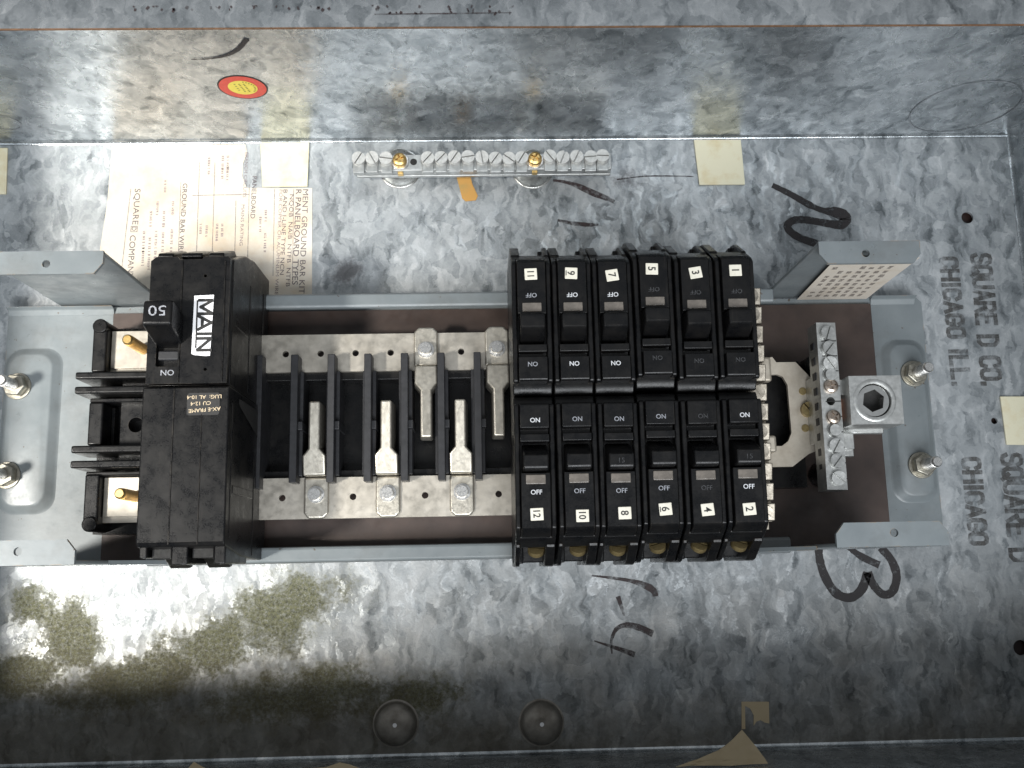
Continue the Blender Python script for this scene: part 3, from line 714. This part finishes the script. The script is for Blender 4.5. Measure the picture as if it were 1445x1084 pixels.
# sloping gussets where the lower flange wall runs down to the rail
b = B(); b.prismz([(0, 0), (1, 0), (1, 1)], 0, 1); b = B()
def gusset(x0, x1, zt, y):
    v = [(x0, y, 20), (x1, y, 20), (x0, y, zt), (x0, y + 2, 20), (x1, y + 2, 20), (x0, y + 2, zt)]
    q = B(); q.add(v, [(0, 1, 2), (5, 4, 3), (0, 3, 4, 1), (1, 4, 5, 2), (2, 5, 3, 0)]); q.part('gusset', 'pan', pan)
gusset(-194.2, -160, 75, PY0 - 1.2); gusset(144.8, 112, 75, PY0 - 1.2)
# raised embossings
def emboss(x0, x1, y0, y1, r, h, sl):
    a = rrect(x0, x1, y0, y1, r, 8); c = rrect(x0 + sl, x1 - sl, y0 + sl, y1 - sl, r - sl * 0.5, 8)
    m1 = rrect(x0 + sl * .25, x1 - sl * .25, y0 + sl * .25, y1 - sl * .25, r - sl * .1, 8); m2 = rrect(x0 + sl * .75, x1 - sl * .75, y0 + sl * .75, y1 - sl * .75, r - sl * .4, 8)
    n = len(a); rings = [(a, 0.0), (m1, h * .12), (m2, h * .88), (c, h)]
    v = []; f = []
    for pts, z in rings: v += [(x, y, PZ + 0.05 + z) for x, y in pts]
    for k in range(3): f += [(k * n + i, k * n + (i + 1) % n, (k + 1) * n + (i + 1) % n, (k + 1) * n + i) for i in range(n)]
    f.append(tuple(range(3 * n, 4 * n)))
    q = B(); q.add(v, f); q.part('embossed_panel', 'pan', pan, smooth=70)
emboss(-280.6, -249, -63, 29, 10, 4.5, 5); emboss(211.5, 237.4, -66, 27, 9, 4.0, 4.5)

# studs with nuts
def stud(x, y, lab):
    t = thing('stud_nut', lab, 'nut', (x, y, PZ + 4), 0, 'mounting studs with nuts')
    b = B(); b.cyl(x, y, PZ + 4, PZ + 5.4, 7.4, 28); b.part('washer', 'zincnut', t, 0.3)
    b = B(); a0 = random.uniform(0, 1); b.prismz([(x + 6.3 * math.cos(a0 + i * math.pi / 3), y + 6.3 * math.sin(a0 + i * math.pi / 3)) for i in range(6)], PZ + 5.4, PZ + 10.5); b.part('nut', 'zincnut', t, 0.6)
    b = B(); b.cyl(x, y, PZ + 4, PZ + 24, 2.9, 18)
    for k in range(11): b.cyl(x, y, PZ + 11 + k * 1.15, PZ + 11.55 + k * 1.15, 3.12, 18)
    b.cyl(x, y, PZ + 24, PZ + 24.8, 2.9, 18, 2.3); b.part('stud', 'bolt', t)
stud(-271, 6.8, 'upper hex nut and stud on the left end of the tray'); stud(-273.5, -42.0, 'lower hex nut and stud on the left end of the tray')
stud(227.5, 6.2, 'upper hex nut and stud right of the large lug'); stud(227.0, -45.5, 'lower hex nut and stud on the right end of the tray')

# printed rating label on the upper right corner wall
rl = thing('rating_label', 'narrow printed paper label on the wall under the upper right flange', 'label', (184, PY1 - 0.7, 40))
yl = PY1 - 0.75
b = B(); v = [(165.5, yl, 9.5), (206, yl, 9.5), (204.5, yl, 40), (203, yl, 88), (160.8, yl, 88)]
b.add(v, [(0, 1, 2, 3, 4)]); b.part('paper', 'rating', rl)
for i in range(7):
    for k in range(8):
        if (i, k) in ((0, 6), (1, 7), (2, 7), (0, 2)): continue
        x = 169 + i * 4.8 - k * 0.6; z = 16 + k * 7.6; h_ = random.uniform(3, 5.5)
        q = B(); q.add([(x, yl - .15, z), (x + random.uniform(1.6, 3.2), yl - .15, z), (x + 2.2, yl - .15, z + h_), (x - 0.2, yl - .15, z + h_)], [(0, 1, 2, 3)]); q.part('small_print', 'rating_ink', rl)

# brown insulating sheet
ins = plate('insulating_sheet', [(-222, PY0 + 0.6), (207.5, PY0 + 0.6), (207.5, PY1 - 4), (-222, PY1 - 4)], [], PZ + 0.3, PZ + 2.3, 'sheet', None, 0.3)
tag(ins, 'dark brown fibre insulating sheet lying on the grey tray', 'insulation')

# ================================================================== BUS SUPPORT (moulded black base)
bs = thing('bus_support', 'black moulded plastic base with upright barriers between the bus bars', 'plastic base', (-80, -20, PZ + 2.3))
Z0 = PZ + 2.3
plate('base_plate', [(-216, 36), (128, 36 - 20), (128, 12), (150, 12), (163, 0), (163, -40), (150, -58), (128, -58), (128, -56), (-216, -74)] if False else
      [(-136, 14), (128, 14), (128, 13), (160, 13), (160, -57), (128, -57), (128, -54), (-136, -54)], [], Z0, 21, 'black', bs)
b = B(); b.box(-136, 128, 4, 12, 21, 31.5); b.box(-136, 128, -52, -44, 21, 31.5); b.part('bar_ledge', 'black', bs, 0.5)
for i in range(6):
    x = -113.9 + 19.1 * i
    b = B(); b.box(x - 1.9, x + 1.9, -51.5, 15.5, 20, 46); b.box(x - 3.6, x + 3.6, -47.5, 7.8, 20, 38); b.box(x - 1.4, x + 4.2, -24, -19.5, 20, 43)
    b.part('barrier', 'barrier', bs, 0.35)
b = B(); b.box(-137, -131, -54, 16, 20, 44); b.part('barrier', 'barrier', bs, 0.3)
# line-side end of the base, left of the main breaker
plate('end_floor', rrect(-207, -136, -47.5, 10.5, 2), [circle(-199, -18.5, 4.0, 20)], Z0, 33, 'black', bs, 0.4)
b = B(); b.box(-222, -136, -75, 36, 11.4, 24); b.part('end_base', 'black', bs)
for y0, y1 in ((8.5, 33), (-30, -7.5), (-70, -45)):
    b = B(); b.box(-220.5, -213, y0, y1, Z0, 42); b.part('end_wall', 'black', bs, 1.0, seg=3)
    b = B(); b.box(-213, -211.2, y0 + 1, y1 - 1, Z0, 30); b.part('end_lip', 'black', bs, 0.3)
b = B(); b.cyl(-216.6, 33, Z0, 43.5, 3.9, 20); b.part('end_post', 'black', bs, 0.6)
b = B(); b.cyl(-216.6, -70.5, Z0, 43.5, 3.9, 20); b.part('end_post', 'black', bs, 0.6)
for yc in (5.6, -2.0, -32.7, -40.4):
    b = B(); b.box(-226, -172, yc - 1.9, yc + 1.9, 24, 48); b.part('ridge', 'black', bs, 0.9, seg=3)
for yc in (-6.2, -44.6):
    b = B(); b.box(-221, -172, yc - 1.2, yc + 1.2, 24, 40); b.part('ridge', 'black', bs, 0.7)
for x, y in ((168, 9), (170.5, -50)):
    b = B(); b.cyl(x, y, Z0, 27, 6.6, 24); b.cyl(x, y, 27, 28.5, 6.6, 24, 5.0); b.part('round_post', 'black', bs)
b = B(); b.box(128, 139, 13, 44, Z0, 18); b.part('side_foot', 'barrier', bs, 0.8)

# ================================================================== BUS BARS
BOLT = B(); BOLT.cyl(0, 0, 0, 0.9, 4.4, 24); BOLT.prismz([(3.6 * math.cos(i * math.pi / 3), 3.6 * math.sin(i * math.pi / 3)) for i in range(6)], 0.9, 3.2); BOLT.cyl(0, 0, 3.2, 5.2, 3.3, 20, 3.0)
BOLTM = BOLT.mesh('stab_bolt', 'bolt')
sb = B()
sb.prismz([(-6.4, -8.8), (6.4, -8.8), (6.4, 9.8), (3.9, 12.4), (-3.9, 12.4), (-6.4, 9.8)], 0, 2.0)
STAB1 = sb
def stab_mesh():
    b = B()
    b.prismz([(-6.4, -8.8), (6.4, -8.8), (6.4, 9.8), (3.9, 12.4), (-3.9, 12.4), (-6.4, 9.8)], 0, 2.0)
    # rising step, shoulder and finger: top outline at z1, foot outline wider on the left (bent side)
    top = [(-5.6, -9.4), (6.2, -9.4), (6.2, -19.5), (3.3, -23.2), (3.3, -48.0), (-2.6, -48.0), (-2.6, -23.2), (-5.6, -19.5)]
    n = len(top); foot = [(x * 1.0 - (0.9 if x < 0 else 0), y) for x, y in top]
    v = [(x, y, -6.0) for x, y in foot] + [(x, y, 9.5 if y < -9.5 else 7.0) for x, y in top]
    f = [tuple(range(n)), tuple(range(n, 2 * n))[::-1]] + [(i, i + n, (i + 1) % n + n, (i + 1) % n) for i in range(n)]
    b.add(v, f)
    return b.mesh('stab', 'stab')
STABM = stab_mesh()
def bus_bar(y0, y1, hole_x, hole_y, stab_x, stab_y, rot, lab, pad_y):
    t = thing('bus_bar', lab, 'bus bar', (-40, (y0 + y1) / 2, 32), 0, 'pair of tinned bus bars')
    plate('strip', [(-213, y0), (126, y0), (126, y1), (-213, y1)], [circle(x, hole_y, 1.75, 16) for x in hole_x] + [circle(-196, pad_y, 1.2, 10)], 32, 35, 'tin', t, 0.25)
    for x in stab_x:
        so = link('stab', STABM, t, Vector((x, stab_y, 35.05)) - root_loc(t), (0, 0, rot), 1.1, 3)
        link('bolt', BOLTM, so, (0, 0, 2.0), (0, 0, random.uniform(0, 1)))
    b = B(); b.box(-212.6, -190, pad_y - 10.2, pad_y + 10.2, 35, 36.5); b.part('terminal_pad', 'tin', t, 0.25)
    b = B(); b.cyl(-195.8, pad_y, 36, 60, 2.7, 18)
    for k in range(18): b.cyl(-195.8, pad_y, 37 + k * 1.2, 37.6 + k * 1.2, 2.9, 18)
    b.cyl(-195.8, pad_y, 60, 60.8, 2.7, 18, 2.0); b.part('terminal_screw', 'brass', t)
    return t
bus_bar(8.2, 28.6, (-120.7, -102.1, -83.5, -64.8, -27.0), 18.1, (-45.8, -7.8), 18.9, 0, 'upper tinned bus bar with two downward stabs', 21.5)
bus_bar(-69.6, -48.2, (-121.0, -84.3, -46.7, -8.2), -58.5, (-103.1, -65.9, -27.3), -57.2, R(180), 'lower tinned bus bar with three upward stabs', -56.5)

# ================================================================== MAIN BREAKER
mb = thing('main_breaker', 'large black main breaker with white MAIN label and 50 on its handle', 'main breaker', (-153, -18, 12))
b = B()
b.prismx([(-10.2, 20), (-10.2, 98), (50, 98), (52, 96), (60.5, 74), (63.5, 55), (63.5, 20)], -171.6, -133.6); b.part('upper_case', 'dusty', mb, 0.7)
plate('face_plate', [(-171.4, -9.6), (-134.2, -9.6), (-134.2, 50.5), (-135.5, 51.5), (-146.5, 51.5), (-147.5, 50.2), (-158, 50.2), (-159, 51.5), (-169, 51.5), (-171.4, 49.5)],
      [rrect(-167.2, -156.0, -1.5, 23.5, 0.6, 2), circle(-145.7, 42, 0.8, 10), circle(-144.3, -3.0, 0.8, 10)], 97.9, 102, 'black', mb, 0.5)
# horn-like wire guards at the top end
b = B()
for x0, x1 in ((-169.5, -162.0), (-158.5, -148.5), (-145.5, -138.2)): b.prismx([(49, 90), (52.6, 99), (54.6, 98), (62, 78), (60, 74)], x0, x1)
b.part('wire_guards', 'black', mb, 0.7)
for q in ((-171.75, -171.2, 0, 45, 88, 99), (-134.2, -133.3, -8, 48, 60, 64), (-134.2, -133.2, -8, 52, 30, 34), (-134.2, -133.35, 20, 24, 66, 92)):
    b = B(); b.box(*q); b.part('case_rib', 'dusty', mb, 0.3)
b = B(); b.box(-157.0, -156.2, -9, 49.5, 101.9, 102.5); b.box(-136.9, -136.2, -9, 49, 101.9, 102.5); b.part('mould_line', 'black', mb, 0.1)
# handle in the slot
b = B(); b.prismx([(8, 97), (9.5, 104), (13.4, 117.5), (14.6, 120), (25.0, 119.2), (26.2, 117.5), (22.8, 97)], -168.2, -155.2); hd = b.part('handle', 'black', mb, 1.1, seg=3)
text('rating_number', '50', 4.6, (-161.6, 20.6, 119.9), 180, 'p2', hd, 0, 1.3, rot=Euler((R(-4.4), 0, R(180))))
b = B(); b.box(-166.5, -156.8, 1.8, 6.2, 97, 101.4); b.part('slot_bar', 'bolt' if False else 'barrier', mb, 0.6)
text('on_lettering', 'ON', 2.6, (-161.6, -4.4, 102.1), 180, 'p2', mb, 0.01, 1.1)
# lower cover
b = B(); b.prismx([(-10.8, 20), (-10.8, 101.6), (-12, 102.6), (-82, 102.6), (-84, 101), (-88.5, 72), (-90, 40), (-90, 20)], -172.4, -132.8); b.part('lower_cover', 'black', mb, 0.7)
b = B(); b.box(-158.2, -157.6, -83, -12, 102.5, 102.95); b.box(-145.2, -144.8, -83, -24, 102.5, 102.9); b.part('mould_line', 'dusty', mb, 0.1)
b = B(); b.box(-171.8, -168.4, -89, -83.2, 60, 99); b.box(-157.5, -150.2, -92, -83.5, 58, 98.5); b.box(-138.4, -133.2, -92, -83.5, 58, 98.5); b.part('lug_guards', 'black', mb, 0.6)
for x0, x1 in ((-168.2, -157.7), (-150, -138.6)):
    b = B(); b.box(x0 + .8, x1 - .8, -89.2, -84.5, 62, 95); b.part('lug_opening', 'dark', mb, 0.5)
    b = B(); b.prismx([(-86, 62), (-93, 62), (-93.5, 66), (-87, 80)], x0 + 0.4, x1 - 0.4); b.part('lug_lip', 'black', mb, 0.4)
for q in ((-133.4, -132.5, -80, -18, 94, 96), (-133.4, -132.45, -60, -56, 52, 92), (-133.4, -132.5, -88, -36, 48, 50)):
    b = B(); b.box(*q); b.part('case_rib', 'dusty', mb, 0.3)
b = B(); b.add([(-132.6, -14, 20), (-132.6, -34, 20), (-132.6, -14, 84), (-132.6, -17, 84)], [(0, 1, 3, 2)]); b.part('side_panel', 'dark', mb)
# MAIN label
ml = plate('main_label', [(-150.4, 32.2), (-141.3, 32.6), (-142.2, 3.4), (-144, 3.2), (-149.6, 3.8), (-150.8, 4.4)], [], 102.05, 102.4, 'white', mb); ml['label'] = 'white paper strip with black MAIN lettering'
b = B()
for k, (ch, y0) in enumerate((('M', 30.0), ('A', 22.3), ('I', 14.8), ('N', 11.6))):
    wch = {'M': 6.6, 'A': 6.4, 'I': 2.0, 'N': 5.6}[ch]
    for q, pl in enumerate(GLYPH[ch]):
        flat_stroke(b, [(-148.0 + 5.9 * v_, y0 - wch * u_) for u_, v_ in pl], 1.45, 102.45 + 0.02 * q)
b.part('lettering', 'ink', ml)
b = B(); b.box(-149.2, -148.5, 7, 30, 102.4, 102.5); b.part('border_line', 'ink', ml)
# small spec sticker
ss = plate('spec_sticker', rrect(-151.8, -136.9, -24.6, -14.2, 1.2, 3), [], 102.62, 102.8, 'ink', mb)
text('spec_line', 'AX-E FRAME', 1.7, (-143.6, -22.2, 102.9), 184, 'gold', ss, 0.01, 1.1); text('spec_line', 'CU 12-4', 1.7, (-145.5, -19.2, 102.9), 182, 'gold', ss, 0.01, 1.1); text('spec_line', 'LUG:  AL 10-4', 1.7, (-144.0, -16.2, 102.9), 181, 'gold', ss, 0.01, 1.1)

# ================================================================== BRANCH BREAKERS
# local frame: v = +Y outwards from the inner edge, width along X
ZF = 106.0
def breaker_meshes():
    ms = {}
    b = B()
    b.prismx([(-4, 30), (-4, 95), (0.2, 97.5), (62, 97.5), (66, 90), (66, 30)], -9.3, 9.3)
    for x0, x1 in ((-9.3, -6.9), (6.9, 9.3)):
        b.prismx([(0.4, 96), (0.4, 102.2), (1.4, 103.2), (57.5, 103.2), (60, 101), (66, 90), (60, 88)], x0, x1)
        b.prismx([(62, 30), (62, 93), (66, 91.5), (74.2, 77), (75, 73), (75, 30)], x0, x1 if x0 > 0 else x1 + 2.2)
    b.prismx([(62, 30), (62, 66), (73, 60), (73, 30)], -7, 7)
    b.box(5.0, 9.3, 62, 73.5, 30, 74)
    ms['housing'] = b.mesh('housing', 'black')
    b = B()
    b.prismx([(0.8, 96), (0.8, 105.2), (1.6, ZF), (12.2, ZF), (12.2, 100.5), (14.8, 100.5), (14.8, 104.6), (18.4, 104.6), (18.4, 96)], -6.7, 6.7)
    b.prismx([(32.8, 96), (32.8, ZF), (57.6, ZF), (59.5, 104.5), (61.8, 98), (61.8, 96)], -6.7, 6.7)
    ms['face_panel'] = b.mesh('face_panel', 'black')
    b = B(); b.prismx([(18.8, 97), (22.0, 106), (24.6, 110.6), (25.6, 111.4), (31.0, 111.4), (31.9, 110.4), (32.6, 97)], -5.8, 5.8)
    ms['handle'] = b.mesh('handle', 'black')
    b = B(); b.box(-4.5, 4.5, 33.7, 38.0, ZF - 0.5, ZF + 0.45); ms['window'] = b.mesh('indicator_window', 'window')
    b = B(); b.box(-2.95, 2.95, -2.8, 2.8, 0, 0.5); ms['tile'] = b.mesh('number_tile', 'tile')
    b = screw_mesh('terminal_screw', 4.1, 2.2, 'dullbrass'); ms['screw'] = b
    return ms
BM = breaker_meshes()
def breaker(num, x, y, up, print_on, print_off, lab, amp=None, dz=0.0, tilt=0.0, tdx=0.0, tdv=0.0, ttilt=0.0):
    t = thing('circuit_breaker', lab, 'breaker', (x, y, dz), (0 if up else R(180)) + R(tilt), 'single pole breakers in two rows')
    link('housing', BM['housing'], t, bevel=0.6)
    fp = link('face_panel', BM['face_panel'], t, bevel=0.35)
    hd = link('handle', BM['handle'], t, bevel=0.9, seg=3)
    link('indicator_window', BM['window'], t, bevel=0.3)
    if not up:
        link('terminal_screw', BM['screw'], t, (-0.8, 67.5, 79), (R(38), 0, R(random.uniform(-30, 30))))
    if print_on: link('on_lettering', text_mesh('ON', 2.1, print_on, 0.012, 1.0), t, (-0.2, 8.6, ZF + 0.1), (0, 0, R(180)))
    if print_off: link('off_lettering', text_mesh('OFF', 2.1, print_off, 0.012, 1.0), t, (-0.2, 41.6, ZF + 0.1), (0, 0, R(180)))
    if amp: link('amp_number', text_mesh(amp, 2.2, 'p1', 0.0, 1.1), hd, (0, 28.3, 111.55), (0, 0, R(180)))
    to = link('number_tile', BM['tile'], t, (tdx, 51.6 + tdv, ZF + 0.05), (0, 0, R(ttilt)), 0.3)
    dig = link('digits', text_mesh(num, 3.5 if len(num) == 1 else 3.2, 'ink', 0.012, 0.9), to, (0.0, 0, 0.62), (0, 0, R(-90) if up else R(90)))
    if num in ('9', '6'):
        u = B(); u.box(-2.6, -2.2, -1.2, 1.2, 0.5, 0.58) if up else u.box(2.2, 2.6, -1.2, 1.2, 0.5, 0.58)
        link('underline', u.mesh('underline', 'ink'), to)
P0, PIT = 7.9, 19.42
YU, YLr = -12.3, -21.3
up = [('11', 'p2', 'p2', 0, 0.2, 0.3, 2), ('9', 'p3', 'p3', 0, 0, 0.5, -3), ('7', 'p3', 'p3', 0, 0.2, -0.6, 8), ('5', 'p1', 'p1', 2.0, -0.4, 0.0, -2), ('3', 'p1', 'p1', 0.3, 0.6, -0.4, 9), ('1', 'p1', 'p1', 0.6, 0.1, 0.2, 1)]
words = {'11': 'leftmost of the upper row', '9': 'second of the upper row', '7': 'third of the upper row, label tilted', '5': 'set slightly higher in the upper row', '3': 'fifth of the upper row', '1': 'rightmost of the upper row',
         '12': 'leftmost of the lower row', '10': 'second of the lower row', '8': 'third of the lower row', '6': 'fourth of the lower row', '4': 'fifth of the lower row', '2': 'rightmost of the lower row'}
for i, (n, on, off, dy, tdx, tdv, tt) in enumerate(up):
    breaker(n, P0 + PIT * i, YU + dy, True, on, off, 'black breaker with number %s tile, %s' % (n, words[n]), None, random.uniform(-0.6, 0.6), random.uniform(-0.35, 0.35), tdx - 0.4, tdv, tt)
low = [('12', 'p3', 'p3', 0, -0.2, 0, 2), ('10', 'p2', 'p2', 0.2, -1.0, 1.3, 0), ('8', 'p2', 'p2', 0, -1.2, 0.2, 1), ('6', 'p2', 'p2', 0.8, -0.4, -0.4, 4), ('4', 'p1', 'p1', 0.6, 0.0, 0.0, 5), ('2', 'p3', 'p3', 0.8, 0.2, 0.3, 4)]
for i, (n, on, off, dy, tdx, tdv, tt) in enumerate(low):
    breaker(n, P0 + PIT * i, YLr + dy, False, on, off, 'black breaker with number %s tile, %s' % (n, words[n]), '15' if n in ('8', '2') else None, random.uniform(-0.6, 0.6), random.uniform(-0.35, 0.35), tdx, tdv, tt)

# ================================================================== NEUTRAL PARTS
ns = thing('neutral_strap', 'flat dull metal strap with a screw, left of the neutral bar', 'strap', (150, -18, 34))
plate('strap_plate', [(132, 10), (141, 12.5), (143, 9.5), (153.5, 9.5), (163.5, -2), (176, -2), (176, -38), (163.5, -38), (157, -40.5), (148, -47), (137, -47), (132, -40)],
      [[(133, 2.5), (143, 2.8), (146, 1.5), (148.3, -3), (148.6, -29), (146.5, -33.5), (143, -36), (133, -36)]], 33.6, 36, 'strap', ns, 0.4)
link('screw', screw_mesh('strap_screw', 4.2, 2.6, 'dullbrass'), ns, Vector((158.2, -16.8, 36.4)) - root_loc(ns), (0, 0, R(-50)))
for y in (-6.6, -26.6):
    b = B(); b.cyl(156.2, y, 35.9, 36.3, 2.1, 18); b.part('rivet', 'dullbrass', ns, 0.1)
b = B(); b.box(131, 138, -40, -31, 36, 44); b.part('upturned_tab', 'strap', ns, 1.5, seg=3)
b = B(); b.box(131, 138.5, -2, 11.5, 36, 42); b.part('upturned_tab', 'strap', ns, 1.5, seg=3)

nb = thing('neutral_bar', 'upright aluminium terminal bar with slotted screws beside the large lug', 'terminal bar', (162, -18, 36), 0, 'neutral terminal bars')
plate('bar', [(157.6, 25.2), (167.6, 25.0), (167.2, -61.5), (156.8, -61.2)], [circle(162.1, -16.2, 2.2, 16)], 47, 61, 'alum', nb, 0.5)
b = B(); b.box(158, 167, -36, -1, 36, 47); b.part('stand_off', 'alum', nb, 0.4)
b = B(); b.cyl(162.1, -16.2, 47, 52, 2.6, 14); b.part('hole_bottom', 'dark', nb)
NSD = screw_mesh('screw', 3.7, 2.0, 'clip'); NS = screw_mesh('screw', 3.7, 2.3, 'alum'); NF = screw_mesh('flat_screw', 3.7, 2.0, 'alum', False); NP = phillips_mesh('mounting_screw', 3.7, 2.6, 'copperhead')
ys = (19.2, 11.4, 3.4, -2.6, -8.6, None, -24.6, -31.2, -39.2, -47.0, -55.6)
for i, y in enumerate(ys):
    if y is None: continue
    me = NP if i in (4, 6) else (NF if i in (3, 7) else NS)
    link('mounting_screw' if i in (4, 6) else 'screw', me, nb, Vector((162.6, y, 61.4 if i not in (4, 6) else 60.9)) - root_loc(nb), (R(random.uniform(-6, 6)), R(random.uniform(-6, 6)), R((70, 50, -55, 0, 10, 0, 30, 0, 60, 50, -40)[i])))
for i in range(10):
    y = 15.3 - i * 7.9
    b = B(); b.box(159.5, 167.3, y - .25, y + .25, 61.0, 61.15); b.part('groove', 'dark', nb)
    b = B(); b.box(156.9, 157.6, y - 1 - 2.6, y - 1 + 1.4, 51, 56); b.part('wire_hole', 'barrier', nb, 0.3)
b = B(); b.box(167.5, 176, -40, -31.5, 46, 52); b.box(170, 176.5, -43.5, -39, 44, 49); b.part('side_tab', 'alum', nb, 0.5)

n2 = thing('neutral_bar', 'narrow terminal bar with slotted screws along the right side of the breakers', 'terminal bar', (127, -14, 24), 0, 'neutral terminal bars')
b = B(); b.box(122.0, 132.4, -76, 48, 28, 46); b.part('bar', 'strap', n2, 0.4)
for i in range(12):
    y = 42.5 - i * 10.35
    b = B(); b.prismx([(y - 4.4, 44), (y - 4.4, 49.4), (y + 4.4, 51.6), (y + 4.4, 44)], 122.4, 132.8); b.part('terminal_clip', 'clip', n2, 0.5)
    link('screw', NSD, n2, Vector((127.6, y, 51.0)) - root_loc(n2), (R(14), 0, R(-50 + random.uniform(-15, 15))))
b = B(); b.box(124, 131, -80, -76, 30, 44); b.part('end_tab', 'strap', n2, 0.4)

lg = thing('wire_lug', 'large square aluminium wire lug with a hex socket screw', 'lug', (182, -17, 36))
plate('block', [(169.6, -4.6), (196.2, -4.6), (196.0, -29.4), (169.2, -29.4)], [circle(182.0, -17.2, 8.6, 36)], 46, 68, 'alum', lg, 0.9)
b = B(); b.box(169.8, 194, -31.5, -4.2, 43, 47); b.part('foot', 'alum', lg, 0.6)
b = B(); b.cyl(182, -17.2, 46, 58.5, 8.5, 28); b.part('socket_bottom', 'dark', lg)
plate('set_screw', circle(182, -17.2, 8.0, 36), [[(182 + 5.9 * math.cos(R(20 + 60 * i)), -17.2 + 5.9 * math.sin(R(20 + 60 * i))) for i in range(6)]], 58, 66.4, 'chrome', lg)
b = B(); b.lathe(182, -17.2, [(11.0, 68.05), (10.4, 68.3), (9.6, 68.35), (8.7, 68.1)], 36); b.part('chamfer_ring', 'alum', lg)
b = B(); b.box(167.0, 170.5, -25, -14, 40, 56); b.part('copper_tab', 'copper', lg, 0.6)
b = B(); b.box(166.5, 170.2, -12.5, -4.5, 44, 58); b.part('side_shim', 'alum', lg, 0.4)

# render settings
scene.render.engine = 'CYCLES'
scene.cycles.samples = 128
try: scene.cycles.use_denoising = True
except Exception: pass
